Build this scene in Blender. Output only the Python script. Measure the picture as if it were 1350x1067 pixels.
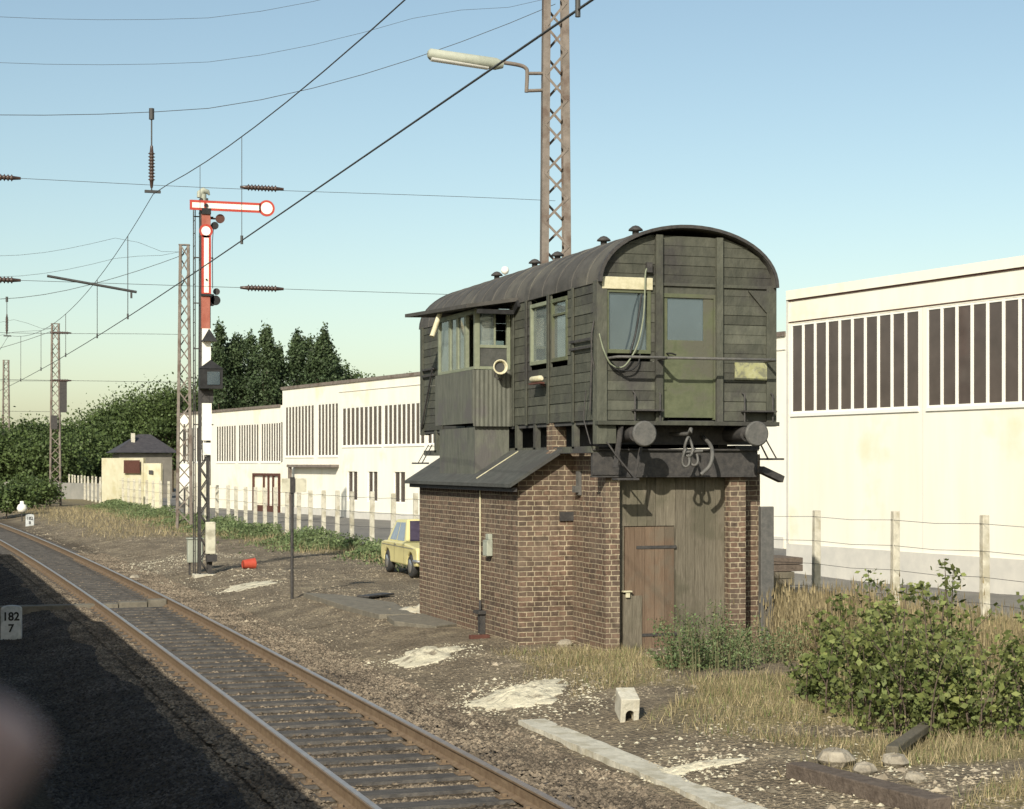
import bpy, math, random
import numpy as np
from mathutils import Vector, Matrix, noise
random.seed(7); rng = np.random.default_rng(7)
for o in list(bpy.data.objects): bpy.data.objects.remove(o)
S = bpy.context.scene; COL = S.collection
# ---------------------------------------------------------------- camera
F, HZ, TH, H = 2300.0, 612.0, math.radians(18.85), 2.83
CS, SN = math.cos(TH), math.sin(TH)
cam = bpy.data.cameras.new('camera'); cam.sensor_width = 36; cam.lens = F/1350*36
cam.shift_y = (HZ-533.5)/1350; cam.clip_end = 5000; cam.clip_start = 0.02
cam.dof.use_dof = True; cam.dof.focus_distance = 26; cam.dof.aperture_fstop = 8
co = bpy.data.objects.new('camera', cam); COL.objects.link(co)
co.location = (0, 0, H); co.rotation_euler = (math.radians(90), 0, -TH); S.camera = co
# ---------------------------------------------------------------- light
SUNV = Vector((-1, -1.42, 1.03)).normalized()
w = bpy.data.worlds.new('World'); S.world = w; w.use_nodes = True
nt = w.node_tree; sky = nt.nodes.new('ShaderNodeTexSky'); sky.sky_type = 'NISHITA'; sky.sun_disc = False
sky.sun_elevation = math.asin(SUNV.z); sky.sun_rotation = math.atan2(SUNV.x, SUNV.y)
sky.air_density = 1.0; sky.dust_density = 1.3; sky.ozone_density = 1.0
bg = nt.nodes['Background']; tn = nt.nodes.new('ShaderNodeMix'); tn.data_type = 'RGBA'; tn.blend_type = 'MULTIPLY'; tn.inputs[0].default_value = 1
nt.links.new(sky.outputs[0], tn.inputs[6]); tn.inputs[7].default_value = (1.05, 1.04, .92, 1)
nt.links.new(tn.outputs[2], bg.inputs[0]); bg.inputs[1].default_value = 0.122
sl = bpy.data.lights.new('sun', 'SUN'); sl.energy = 4.8; sl.angle = math.radians(.53); sl.color = (1, .93, .80)
so = bpy.data.objects.new('sun', sl); COL.objects.link(so); so.rotation_euler = SUNV.to_track_quat('Z', 'Y').to_euler()
so.location = SUNV*60
S.view_settings.view_transform = 'Standard'; S.view_settings.look = 'None'
S.view_settings.exposure = 0.2; S.view_settings.gamma = 1
S.render.engine = 'CYCLES'

# ---------------------------------------------------------------- survey helpers (photo pixel -> metres)
def XatY(u, y):
    k = (u-675)/F; return (k*CS*y+SN*y)/(CS-k*SN)
def YatX(u, x):
    k = (u-675)/F; return (CS*x-k*SN*x)/(SN+k*CS)
def dep(x, y): return SN*x+CS*y
def ZV(v, x, y): return H-(v-HZ)*dep(x, y)/F
def PD(u, d):
    c = (u-675)/F*d; return (c*CS+d*SN, d*CS-c*SN)
def ss(a, b, t):
    t = min(1, max(0, (t-a)/(b-a))); return t*t*(3-2*t)
def tx(y):
    if y < 25: return 0
    return -.00034*(y-25)**2 if y < 150 else -.00034*125**2-.085*(y-150)
def hgt(x, y):
    xs = x-tx(y)
    n = noise.noise(Vector((x*.35, y*.35, 1)))
    z = -.36+.165*ss(1.6, 2.7, xs)
    z += .29*ss(6.0+n*.5, 8.4+n*.6, xs)
    if 2.8 < xs < 5.95: return z
    z += .05*n*ss(6, 7.5, xs)+.02*noise.noise(Vector((x*2.1, y*2.1, 3)))
    return z
def G(u, v):
    x, y = PD(u, F*(H-.05)/(v-HZ))
    for _ in range(5):
        x, y = PD(u, F*(H-hgt(x, y))/(v-HZ))
    return x, y, hgt(x, y)

# ---------------------------------------------------------------- materials
def node(nt, t, **k):
    n = nt.nodes.new(t)
    for a, b in k.items():
        if a in n.inputs: n.inputs[a].default_value = b
        else: setattr(n, a, b)
    return n
def c4(c): return (c[0], c[1], c[2], 1)
def mat(name, c1, c2=None, sc=6, rough=.8, bump=.15, metal=0, stretch=(1, 1, 1), c3=None, sc3=1.2, w3=.5, bsc=None, coord='Object', spec=.3, island=0):
    m = bpy.data.materials.new(name); m.use_nodes = True; nt = m.node_tree; L = nt.links
    b = nt.nodes['Principled BSDF']; b.inputs['Roughness'].default_value = rough; b.inputs['Metallic'].default_value = metal
    b.inputs['Specular IOR Level'].default_value = spec
    tc = node(nt, 'ShaderNodeTexCoord'); mp = node(nt, 'ShaderNodeMapping'); mp.inputs['Scale'].default_value = stretch
    L.new(tc.outputs[coord], mp.inputs[0])
    n1 = node(nt, 'ShaderNodeTexNoise', Scale=sc, Detail=6, Roughness=.65); L.new(mp.outputs[0], n1.inputs['Vector'])
    r = node(nt, 'ShaderNodeValToRGB'); r.color_ramp.elements[0].position = .35; r.color_ramp.elements[1].position = .68
    r.color_ramp.elements[0].color = c4(c1); r.color_ramp.elements[1].color = c4(c2 or [x*1.25 for x in c1])
    L.new(n1.outputs[0], r.inputs[0]); out = r.outputs[0]
    if c3:
        n2 = node(nt, 'ShaderNodeTexNoise', Scale=sc3, Detail=5, Roughness=.6); L.new(tc.outputs[coord], n2.inputs['Vector'])
        r2 = node(nt, 'ShaderNodeValToRGB'); r2.color_ramp.elements[0].position = w3; r2.color_ramp.elements[1].position = w3+.12
        L.new(n2.outputs[0], r2.inputs[0])
        mx = node(nt, 'ShaderNodeMix', data_type='RGBA'); L.new(r2.outputs[0], mx.inputs[0]); L.new(out, mx.inputs[6]); mx.inputs[7].default_value = c4(c3); out = mx.outputs[2]
    if island:
        g = node(nt, 'ShaderNodeNewGeometry'); hs = node(nt, 'ShaderNodeHueSaturation')
        mr = node(nt, 'ShaderNodeMapRange'); mr.inputs[3].default_value = 1-island; mr.inputs[4].default_value = 1+island
        L.new(g.outputs['Random Per Island'], mr.inputs[0]); L.new(mr.outputs[0], hs.inputs['Value']); L.new(out, hs.inputs['Color']); out = hs.outputs[0]
    L.new(out, b.inputs['Base Color'])
    if bump:
        nb = node(nt, 'ShaderNodeTexNoise', Scale=bsc or sc*3, Detail=5); L.new(mp.outputs[0], nb.inputs['Vector'])
        bp = node(nt, 'ShaderNodeBump', Strength=bump, Distance=.03); L.new(nb.outputs[0], bp.inputs['Height']); L.new(bp.outputs[0], b.inputs['Normal'])
    return m
def brickmat(name, ca, cb, mortar, row=.077, width=.26):
    m = bpy.data.materials.new(name); m.use_nodes = True; nt = m.node_tree; L = nt.links
    b = nt.nodes['Principled BSDF']; b.inputs['Roughness'].default_value = .9; b.inputs['Specular IOR Level'].default_value = .2
    uv = node(nt, 'ShaderNodeUVMap'); uv.uv_map = 'UVMap'
    nd = node(nt, 'ShaderNodeTexNoise', Scale=6, Detail=6); L.new(uv.outputs[0], nd.inputs['Vector'])
    sub = node(nt, 'ShaderNodeVectorMath', operation='MULTIPLY_ADD'); sub.inputs[1].default_value = (.03, .024, 0)
    L.new(nd.outputs['Color'], sub.inputs[0]); L.new(uv.outputs[0], sub.inputs[2])
    br = node(nt, 'ShaderNodeTexBrick', Scale=1.0); br.inputs['Brick Width'].default_value = width; br.inputs['Row Height'].default_value = row
    br.inputs['Mortar Size'].default_value = .0095; br.inputs['Mortar Smooth'].default_value = .35; br.inputs['Bias'].default_value = -.1
    br.squash = .5; br.squash_frequency = 2; br.offset = .25; br.offset_frequency = 2
    br.inputs['Color1'].default_value = c4(ca); br.inputs['Color2'].default_value = c4(cb); br.inputs['Mortar'].default_value = c4(mortar)
    L.new(sub.outputs[0], br.inputs['Vector'])
    n2 = node(nt, 'ShaderNodeTexNoise', Scale=9, Detail=7, Roughness=.7); L.new(uv.outputs[0], n2.inputs['Vector'])
    n3 = node(nt, 'ShaderNodeTexNoise', Scale=1.1, Detail=5, Roughness=.6); L.new(uv.outputs[0], n3.inputs['Vector'])
    mr = node(nt, 'ShaderNodeMapRange'); mr.inputs[1].default_value = .3; mr.inputs[2].default_value = .7; mr.inputs[3].default_value = .5; mr.inputs[4].default_value = 1.45; L.new(n2.outputs[0], mr.inputs[0])
    hs = node(nt, 'ShaderNodeHueSaturation'); L.new(mr.outputs[0], hs.inputs['Value']); L.new(br.outputs[0], hs.inputs['Color'])
    mx = node(nt, 'ShaderNodeMix', data_type='RGBA', blend_type='MIX'); r2 = node(nt, 'ShaderNodeMapRange'); r2.inputs[1].default_value = .45; r2.inputs[2].default_value = .68; r2.inputs[4].default_value = .6
    L.new(n3.outputs[0], r2.inputs[0]); L.new(r2.outputs[0], mx.inputs[0]); L.new(hs.outputs[0], mx.inputs[6]); mx.inputs[7].default_value = (.15, .12, .088, 1)
    n4 = node(nt, 'ShaderNodeTexNoise', Scale=.55, Detail=6, Roughness=.65); L.new(uv.outputs[0], n4.inputs['Vector'])
    r4 = node(nt, 'ShaderNodeMapRange'); r4.inputs[1].default_value = .35; r4.inputs[2].default_value = .7; r4.inputs[3].default_value = .72; r4.inputs[4].default_value = 1.22; L.new(n4.outputs[0], r4.inputs[0])
    h4 = node(nt, 'ShaderNodeHueSaturation'); L.new(r4.outputs[0], h4.inputs['Value']); L.new(mx.outputs[2], h4.inputs['Color']); L.new(h4.outputs[0], b.inputs['Base Color'])
    ma = node(nt, 'ShaderNodeMath', operation='MULTIPLY_ADD'); ma.inputs[1].default_value = -1; L.new(br.outputs['Fac'], ma.inputs[0])
    mm = node(nt, 'ShaderNodeMath', operation='MULTIPLY'); mm.inputs[1].default_value = .6; L.new(n2.outputs[0], mm.inputs[0]); L.new(mm.outputs[0], ma.inputs[2])
    bp = node(nt, 'ShaderNodeBump', Strength=.8, Distance=.012); L.new(ma.outputs[0], bp.inputs['Height']); L.new(bp.outputs[0], b.inputs['Normal'])
    return m
def glassmat(name, tint, dust_or_sky_sheen, dfac=.35, gl=.12):
    m = bpy.data.materials.new(name); m.use_nodes = True; nt = m.node_tree; L = nt.links; nt.nodes.remove(nt.nodes['Principled BSDF'])
    out = nt.nodes['Material Output']; t = node(nt, 'ShaderNodeBsdfTransparent'); t.inputs[0].default_value = c4(tint)
    d = node(nt, 'ShaderNodeBsdfDiffuse'); d.inputs[0].default_value = c4(dust_or_sky_sheen); g = node(nt, 'ShaderNodeBsdfGlossy'); g.inputs['Roughness'].default_value = .06
    no = node(nt, 'ShaderNodeTexNoise', Scale=2.5, Detail=4); tc = node(nt, 'ShaderNodeTexCoord'); L.new(tc.outputs['Object'], no.inputs['Vector'])
    mr = node(nt, 'ShaderNodeMapRange'); mr.inputs[3].default_value = dfac*.6; mr.inputs[4].default_value = min(1, dfac*1.4); L.new(no.outputs[0], mr.inputs[0])
    a = node(nt, 'ShaderNodeMixShader'); L.new(mr.outputs[0], a.inputs[0]); L.new(t.outputs[0], a.inputs[1]); L.new(d.outputs[0], a.inputs[2])
    fr = node(nt, 'ShaderNodeFresnel', IOR=1.5); ad = node(nt, 'ShaderNodeMath', operation='ADD'); ad.inputs[1].default_value = gl; L.new(fr.outputs[0], ad.inputs[0])
    e = node(nt, 'ShaderNodeMixShader'); L.new(ad.outputs[0], e.inputs[0]); L.new(a.outputs[0], e.inputs[1]); L.new(g.outputs[0], e.inputs[2]); L.new(e.outputs[0], out.inputs[0])
    return m
def leafmat(name, c1, c2, sc=.6, tr=.25, island=.45):
    m = mat(name, c1, c2, sc=sc, rough=.6, bump=0, island=island); nt = m.node_tree; L = nt.links; b = nt.nodes['Principled BSDF']
    src = b.inputs['Base Color'].links[0].from_socket; t = node(nt, 'ShaderNodeBsdfTranslucent'); L.new(src, t.inputs[0])
    mx = node(nt, 'ShaderNodeMixShader'); mx.inputs[0].default_value = tr; L.new(b.outputs[0], mx.inputs[1]); L.new(t.outputs[0], mx.inputs[2]); L.new(mx.outputs[0], nt.nodes['Material Output'].inputs[0])
    return m
M = {}
M['brick'] = brickmat('brown_brick', (.175, .115, .082), (.10, .076, .06), (.39, .33, .23))
M['board'] = mat('green_grey_boards', (.058, .061, .047), (.092, .094, .072), sc=4, stretch=(1.4, 1.4, .8), c3=(.052, .05, .046), sc3=.9, w3=.5, rough=.75, bump=.45, island=.26)
M['greenpaint'] = mat('faded_green_paint', (.085, .096, .055), (.118, .13, .076), sc=8, rough=.6, c3=(.095, .095, .07), sc3=2)
M['paleframe'] = mat('pale_green_frame', (.17, .19, .13), (.23, .25, .18), sc=8, rough=.6)
M['roofing'] = mat('dark_roof_felt', (.052, .05, .045), (.085, .08, .072), sc=3, c3=(.10, .095, .08), sc3=1.1, w3=.52, rough=.8, bump=.3)
M['feltroof'] = mat('grey_roof_felt', (.055, .058, .053), (.085, .087, .079), sc=7, c3=(.06, .06, .056), sc3=1.5, rough=.85, bump=.35)
M['sheet'] = mat('grey_green_sheet', (.088, .092, .075), (.135, .138, .112), sc=10, stretch=(1, 1, .25), c3=(.10, .096, .09), sc3=2, rough=.7, bump=.2)
M['iron'] = mat('dark_sooty_iron', (.035, .034, .034), (.07, .065, .06), sc=12, rough=.65, bump=.2)
M['greyiron'] = mat('grey_iron', (.085, .085, .08), (.13, .125, .115), sc=12, rough=.6, bump=.2)
M['black'] = mat('black_paint', (.015, .015, .015), (.03, .03, .03), rough=.5)
M['inside'] = mat('dark_interior', (.05, .05, .05), (.08, .08, .075), rough=.9)
M['cream'] = mat('weathered_cream', (.45, .42, .27), (.62, .58, .42), sc=9, rough=.7)
M['yelplate'] = mat('yellowed_plate', (.30, .30, .14), (.42, .42, .26), sc=14, c3=(.18, .18, .12), sc3=7, rough=.6)
M['greywood'] = mat('weathered_grey_planks', (.115, .10, .073), (.19, .168, .125), sc=6, stretch=(6, 6, .5), rough=.85, bump=.5, c3=(.11, .10, .07), sc3=1.6, island=.14)
M['brownwood'] = mat('brown_planks', (.115, .078, .052), (.165, .118, .08), sc=6, stretch=(6, 6, .5), rough=.8, bump=.4, c3=(.13, .105, .075), sc3=1.8, island=.15)
M['creambox'] = mat('cream_box_paint', (.50, .49, .38), (.60, .58, .46), sc=5, rough=.6, c3=(.38, .36, .27), sc3=3)
M['kiosk'] = mat('cream_kiosk_paint', (.52, .49, .34), (.62, .58, .43), sc=1.5, rough=.8, c3=(.48, .44, .28), sc3=.8)
M['farwall'] = mat('grey_far_wall', (.20, .20, .18), (.28, .27, .24), sc=.8, rough=.9)
M['glass'] = glassmat('sky_tinted_glass', (.5, .55, .55), (.12, .16, .18), .55, .10)  # bluish diffuse colour stands in for sky reflected in the panes
M['clearglass'] = glassmat('window_glass', (.8, .85, .85), (.35, .42, .40), .35, .12)
M['hallglass'] = glassmat('hall_glass', (.35, .33, .3), (.115, .092, .082), .8, .0)
M['white'] = mat('white_render', (.76, .73, .62), (.82, .80, .70), sc=1.0, stretch=(1.2, 1.2, .18), rough=.85, bump=.06, c3=(.74, .68, .50), sc3=.35, w3=.55)
M['offwhite'] = mat('grey_white_plinth', (.50, .49, .45), (.60, .58, .52), sc=2, rough=.85)
M['whitetrim'] = mat('white_trim', (.78, .77, .70), (.82, .81, .74), rough=.6, bump=0)
M['concrete'] = mat('pale_concrete', (.44, .42, .34), (.60, .57, .47), sc=7, rough=.9, bump=.4, c3=(.40, .37, .28), sc3=3)
M['mast'] = mat('rusty_grey_mast_paint', (.145, .125, .105), (.215, .185, .16), sc=5, rough=.8, c3=(.12, .09, .072), sc3=2.3, w3=.52)
M['wire'] = mat('dark_wire', (.05, .05, .05), (.07, .07, .065), rough=.5, bump=0)
M['porcelain'] = mat('brown_porcelain', (.05, .035, .03), (.08, .05, .04), rough=.3, bump=0)
M['red'] = mat('signal_red', (.38, .045, .03), (.46, .07, .045), sc=4, rough=.5, bump=.05)
M['sigwhite'] = mat('signal_white', (.80, .78, .68), (.84, .82, .74), sc=4, rough=.5, bump=.05)
M['sigred2'] = mat('faded_mast_red', (.30, .09, .06), (.38, .14, .10), sc=4, rough=.6)
M['box'] = mat('grey_box_paint', (.30, .32, .26), (.38, .40, .33), sc=5, rough=.6)
M['rail'] = mat('rusty_rail', (.145, .10, .063), (.21, .155, .10), sc=9, rough=.75, bump=.3)
M['railtop'] = mat('worn_rail_head', (.30, .28, .27), (.40, .36, .33), sc=6, rough=.4, metal=.5, bump=.05)
M['sleeper'] = mat('weathered_sleeper', (.055, .052, .049), (.125, .115, .102), sc=5, stretch=(1, 7, 1), rough=.9, bump=.6, island=.25)
M['sand'] = mat('white_sand', (.46, .43, .32), (.66, .61, .46), sc=7, rough=.95, bump=.9, c3=(.22, .19, .14), sc3=4.5, w3=.52)
M['stone'] = mat('ballast_stone', (.085, .068, .050), (.235, .19, .135), sc=.8, rough=.9, bump=.2, island=.6)
M['palestone'] = mat('pale_rubble', (.13, .107, .078), (.36, .31, .225), sc=3, rough=.9, island=.55)
M['bark'] = mat('bark', (.07, .055, .04), (.13, .10, .075), sc=6, rough=.9, bump=.4)
M['stemgreen'] = mat('green_stem', (.10, .10, .05), (.16, .15, .08), rough=.7)
M['leafbush'] = leafmat('shrub_leaf', (.095, .13, .04), (.24, .26, .085), sc=2.2, tr=.3)
M['leafweed'] = leafmat('weed_leaf', (.09, .14, .055), (.20, .24, .11), sc=1.5)
M['leaftree'] = leafmat('woodland_leaf', (.05, .078, .024), (.10, .14, .045), sc=.12, tr=.15)
M['leafpoplar'] = leafmat('poplar_leaf', (.038, .062, .028), (.072, .105, .045), sc=.25, tr=.15)
M['straw'] = leafmat('dry_grass', (.24, .195, .105), (.40, .335, .195), sc=1.2, tr=.2)
M['straw2'] = leafmat('seeding_grass', (.21, .165, .085), (.33, .275, .16), sc=1.2, tr=.2)
M['greengrass'] = leafmat('green_grass', (.11, .15, .05), (.22, .24, .09), sc=1.2, tr=.2)
M['tyre'] = mat('tyre_rubber', (.03, .03, .03), (.05, .05, .048), rough=.8)
M['chrome'] = mat('dull_chrome', (.5, .5, .5), (.6, .6, .58), rough=.3, metal=.8, bump=0)
M['yellow'] = mat('pale_yellow_car_paint', (.60, .54, .24), (.65, .59, .29), sc=2, rough=.35, bump=0, spec=.5)
M['lampglass'] = mat('lamp_glass', (.7, .7, .65), (.8, .8, .75), rough=.15, bump=0)
M['slate'] = mat('dark_slate_roof', (.04, .038, .042), (.07, .065, .068), sc=4, rough=.7)
M['greyrender'] = mat('grey_house_render', (.14, .13, .11), (.19, .175, .15), sc=2, rough=.9)
M['brownsign'] = mat('brown_sign', (.075, .03, .022), (.11, .048, .035), rough=.6)
M['carriage'] = mat('carriage_paint', (.10, .11, .08), (.13, .14, .10), rough=.5, bump=0)
M['skin'] = mat('skin', (.46, .31, .28), (.54, .37, .33), sc=30, rough=.55, bump=.05)
M['nail'] = mat('fingernail', (.66, .42, .36), (.7, .46, .4), rough=.35, bump=0)
M['timber'] = mat('old_sleeper_timber', (.085, .066, .052), (.15, .12, .095), sc=4, stretch=(3, 3, 3), rough=.9, bump=.5)
M['redplastic'] = mat('red_bucket', (.42, .06, .035), (.48, .09, .05), rough=.5)
M['asph'] = mat('broken_tar_slab', (.13, .12, .095), (.20, .18, .14), sc=6, rough=.9, bump=.4)

# ---------------------------------------------------------------- mesh builder
ORG = {}
KEEP = {'wall', 'sleeper', 'window_row', 'curtain', 'lower_panel', 'ladder', 'lacing', 'mast', 'wire', 'window', 'oriel', 'plank_front', 'door', 'shell', 'channel', 'trunk', 'frame'}
class MB:
    def __init__(s, T=None): s.v = []; s.f = []; s.sm = []; s.T = T; s.ch = []
    def split(s):
        n = len(s.ch); ends = s.ch[1:]+[(len(s.v), len(s.f))]; bb = []
        for (a, fa), (b, fb) in zip(s.ch, ends):
            P = s.v[a:b]; bb.append([(min(p[i] for p in P)-.012, max(p[i] for p in P)+.012) for i in range(3)])
        par = list(range(n))
        def find(i):
            while par[i] != i: i = par[i]
            return i
        for i in range(n):
            for j in range(i):
                if all(bb[i][k][0] <= bb[j][k][1] and bb[j][k][0] <= bb[i][k][1] for k in range(3)): par[find(i)] = find(j)
        gs = {}
        for i in range(n): gs.setdefault(find(i), []).append(i)
        if len(gs) < 2: return [s]
        out = []
        for g in gs.values():
            m = MB()
            for i in g:
                (a, fa), (b, fb) = s.ch[i], ends[i]; base = len(m.v)
                m.ch.append((base, len(m.f))); m.v += s.v[a:b]; m.f += [[k-a+base for k in f] for f in s.f[fa:fb]]; m.sm += s.sm[fa:fb]
            out.append(m)
        return out
    def add(s, vs, fs, smooth=False):
        b = len(s.v)
        if len(vs): s.ch.append((b, len(s.f)))
        for p in vs:
            p = Vector(p); s.v.append(s.T @ p if s.T else p)
        for f in fs: s.f.append([b+i for i in f]); s.sm.append(smooth)
        return s
    def box(s, x0, x1, y0, y1, z0, z1):
        return s.add([(x0, y0, z0), (x1, y0, z0), (x1, y1, z0), (x0, y1, z0), (x0, y0, z1), (x1, y0, z1), (x1, y1, z1), (x0, y1, z1)],
                     [(0, 3, 2, 1), (4, 5, 6, 7), (0, 1, 5, 4), (1, 2, 6, 5), (2, 3, 7, 6), (3, 0, 4, 7)])
    def beam(s, a, b, w, h, up=(0, 0, 1), w2=None, h2=None):
        a = Vector(a); b = Vector(b); d = (b-a).normalized(); up = Vector(up)
        if abs(d.dot(up)) > .99: up = Vector((0, 1, 0))
        r = d.cross(up).normalized(); u = r.cross(d); vs = []
        for p, ww, hh in ((a, w, h), (b, w2 or w, h2 or h)):
            for i, j in ((-1, -1), (1, -1), (1, 1), (-1, 1)): vs.append(p+r*ww/2*i+u*hh/2*j)
        return s.add(vs, [(0, 1, 2, 3), (7, 6, 5, 4), (0, 4, 5, 1), (1, 5, 6, 2), (2, 6, 7, 3), (3, 7, 4, 0)])
    def tube(s, pts, r, n=8, cap=True):
        pts = [Vector(p) for p in pts]; rs = r if isinstance(r, (list, tuple)) else [r]*len(pts)
        vs = []; fs = []; pu = None
        for i, p in enumerate(pts):
            d = (pts[min(i+1, len(pts)-1)]-pts[max(i-1, 0)])
            d = d.normalized() if d.length > 1e-9 else Vector((0, 0, 1))
            if pu is None: pu = Vector((0, 0, 1)) if abs(d.z) < .9 else Vector((0, 1, 0))
            a = d.cross(pu).normalized(); pu = a.cross(d).normalized()
            for k in range(n):
                t = 2*math.pi*k/n; vs.append(p+(a*math.cos(t)+pu*math.sin(t))*rs[i])
        for i in range(len(pts)-1):
            for k in range(n):
                k2 = (k+1) % n; fs.append((i*n+k, i*n+k2, (i+1)*n+k2, (i+1)*n+k))
        s.add(vs, fs, True)
        if cap:
            s.add(vs[:n], [list(range(n))[::-1]]); s.add(vs[-n:], [list(range(n))])
        return s
    def cyl(s, a, b, r, n=20, r2=None): return s.tube([a, b], [r, r if r2 is None else r2], n)
    def prism(s, poly, e0, e1, axis='y'):
        """poly in the plane across the axis; extruded from e0 to e1"""
        n = len(poly)
        def P(p, e): return {'y': (p[0], e, p[1]), 'x': (e, p[0], p[1]), 'z': (p[0], p[1], e)}[axis]
        vs = [P(p, e0) for p in poly]+[P(p, e1) for p in poly]
        fs = [[i, (i+1) % n, n+(i+1) % n, n+i] for i in range(n)]+[list(range(n))[::-1], list(range(n, 2*n))]
        return s.add(vs, fs)
    def lathe(s, prof, c=(0, 0, 0), n=16):
        vs = []; fs = []
        for r, z in prof:
            for k in range(n):
                t = 2*math.pi*k/n; vs.append((c[0]+r*math.cos(t), c[1]+r*math.sin(t), c[2]+z))
        for i in range(len(prof)-1):
            for k in range(n): fs.append((i*n+k, i*n+(k+1) % n, (i+1)*n+(k+1) % n, (i+1)*n+k))
        return s.add(vs, fs, True)
    def build(s, name, m, parent=None, bevel=0):
        if parent and name not in KEEP and 1 < len(s.ch) < 300:
            pcs = s.split()
            if len(pcs) > 1: return [p.build1(name, m, parent, bevel) for p in pcs][0]
        return s.build1(name, m, parent, bevel)
    def build1(s, name, m, parent=None, bevel=0):
        o0 = ORG.get(parent.name, Vector((0, 0, 0))) if parent else Vector((0, 0, 0))
        me = bpy.data.meshes.new(name); me.from_pydata([tuple(p-o0) for p in s.v], [], s.f); me.update()
        uvl = me.uv_layers.new(name='UVMap'); nv = [p.normal for p in me.polygons]
        for p in me.polygons:
            n = p.normal
            if abs(n.z) > .8: fu = lambda q: (q.x, q.y)
            else:
                t = Vector((-n.y, n.x, 0)).normalized(); fu = lambda q, t=t: (q.dot(t), q.z)
            for li in p.loop_indices: uvl.data[li].uv = fu(me.vertices[me.loops[li].vertex_index].co)
        me.polygons.foreach_set('use_smooth', s.sm)
        import bmesh
        bm = bmesh.new(); bm.from_mesh(me); bmesh.ops.recalc_face_normals(bm, faces=bm.faces); bm.to_mesh(me); bm.free()
        o = bpy.data.objects.new(name, me); COL.objects.link(o); me.materials.append(M[m] if isinstance(m, str) else m)
        if parent: o.parent = parent; ORG[o.name] = o0
        if bevel:
            md = o.modifiers.new('bevel', 'BEVEL'); md.width = bevel; md.segments = 2; md.limit_method = 'ANGLE'
        return o
def tag(o, label=None, cat=None, group=None, kind=None):
    for k, v in (('label', label), ('category', cat), ('group', group), ('kind', kind)):
        if v: o[k] = v
    return o
def thing(name, loc, label, cat, group=None, rz=0):
    o = bpy.data.objects.new(name, None); COL.objects.link(o); o.location = loc; o.rotation_euler.z = rz; o.empty_display_size = .3
    tag(o, label, cat, group)
    ORG[o.name] = Vector(loc) if not rz else Vector((0, 0, 0))
    return o
def copy_tree(o, parent=None):
    c = o.copy(); COL.objects.link(c); c.parent = parent
    for ch in list(o.children): copy_tree(ch, c)
    return c
def npmesh(name, V, k, m, parent=None, smooth=False, loc=None):
    """V: (N*k,3) array, consecutive k vertices per face"""
    V = np.asarray(V, dtype=np.float32)
    if parent: V = V-np.array(ORG[parent.name], dtype=np.float32)
    n = len(V)//k; me = bpy.data.meshes.new(name); me.vertices.add(len(V)); me.vertices.foreach_set('co', V.ravel())
    me.loops.add(len(V)); me.loops.foreach_set('vertex_index', np.arange(len(V), dtype=np.int32))
    me.polygons.add(n); me.polygons.foreach_set('loop_start', np.arange(0, n*k, k, dtype=np.int32)); me.update(calc_edges=True)
    o = bpy.data.objects.new(name, me); COL.objects.link(o); me.materials.append(M[m])
    if parent: o.parent = parent; ORG[o.name] = ORG[parent.name]
    return o

# ================================================================ GROUND
def axis(segs):
    out = []
    for a, b, st in segs:
        n = max(1, int(round((b-a)/st))); out += [a+(b-a)*i/n for i in range(n)]
    out.append(segs[-1][1]); return out
gx = axis([(-900, -60, 70), (-60, -4, 4), (-4, 0, .5), (0, 14, .13), (14, 24, .3), (24, 60, 3), (60, 1500, 120)])
gy = axis([(-200, -20, 20), (-20, 10, 2), (10, 34, .14), (34, 60, .3), (60, 130, 1.2), (130, 400, 15), (400, 3000, 200)])
gv = [(x, y, hgt(x, y)) for y in gy for x in gx]; nx = len(gx)
gf = [(j*nx+i, j*nx+i+1, (j+1)*nx+i+1, (j+1)*nx+i) for j in range(len(gy)-1) for i in range(nx-1)]
me = bpy.data.meshes.new('ground'); me.from_pydata(gv, [], gf); me.polygons.foreach_set('use_smooth', [True]*len(gf))
FENCE = [(18.4, 20), (16.8, 30), (13.2, 54.7), (12.4, 72), (12.2, 100), (12.2, 170)]
def fencex(y):
    if y <= 20: return 18.4+.15*(20-y)
    for (a, b), (c, d) in zip(FENCE, FENCE[1:]):
        if b <= y <= d: return a+(c-a)*(y-b)/(d-b)
    return 12.2
def grassy(x, y):
    """how much dry grass stands at a point"""
    xs = x-tx(y); g = 0; n = noise.noise(Vector((x*.5, y*.5, 9)))
    g = max(g, ss(7.2, 8.6, xs-n)*ss(24.8, 23.6, y+(0 if x > 8 else 2))*ss(.0, .3, n+.28) if y < 25 else 0)
    g = max(g, ss(12.1, 12.8, x) if y < 36 else 0)
    fx = fencex(y)
    if y > 34: g = max(g, ss(fx-2.6-n, fx-1.2, x)*.6)
    if y > 66: g = max(g, ss(7+n, 8.2, xs)*.3)
    if x > fx+.8: g = 0
    return g
ca = me.color_attributes.new('zone', 'FLOAT_COLOR', 'POINT'); cols = []
for x, y, z in gv:
    xs = x-tx(y); fx = fencex(y); n = noise.noise(Vector((x*.6, y*.6, 5)))
    asp = ss(fx+.3, fx+.9, x) if -20 < y < 200 else 0
    bal = ss(6.6+n*.6, 5.9+n*.5, xs)
    shade = ss(2.95+n*.25, 2.5+n*.25, xs)  # painted shade: ground colour darkened inside the train's shadow
    cols += [grassy(x, y) if -10 < y < 150 else .6, bal, asp, 1-.5*shade]
ca.data.foreach_set('color', cols)
gm = bpy.data.materials.new('ground_dirt'); gm.use_nodes = True; nt = gm.node_tree; L = nt.links; b = nt.nodes['Principled BSDF']; b.inputs['Roughness'].default_value = .95; b.inputs['Specular IOR Level'].default_value = .15
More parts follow.
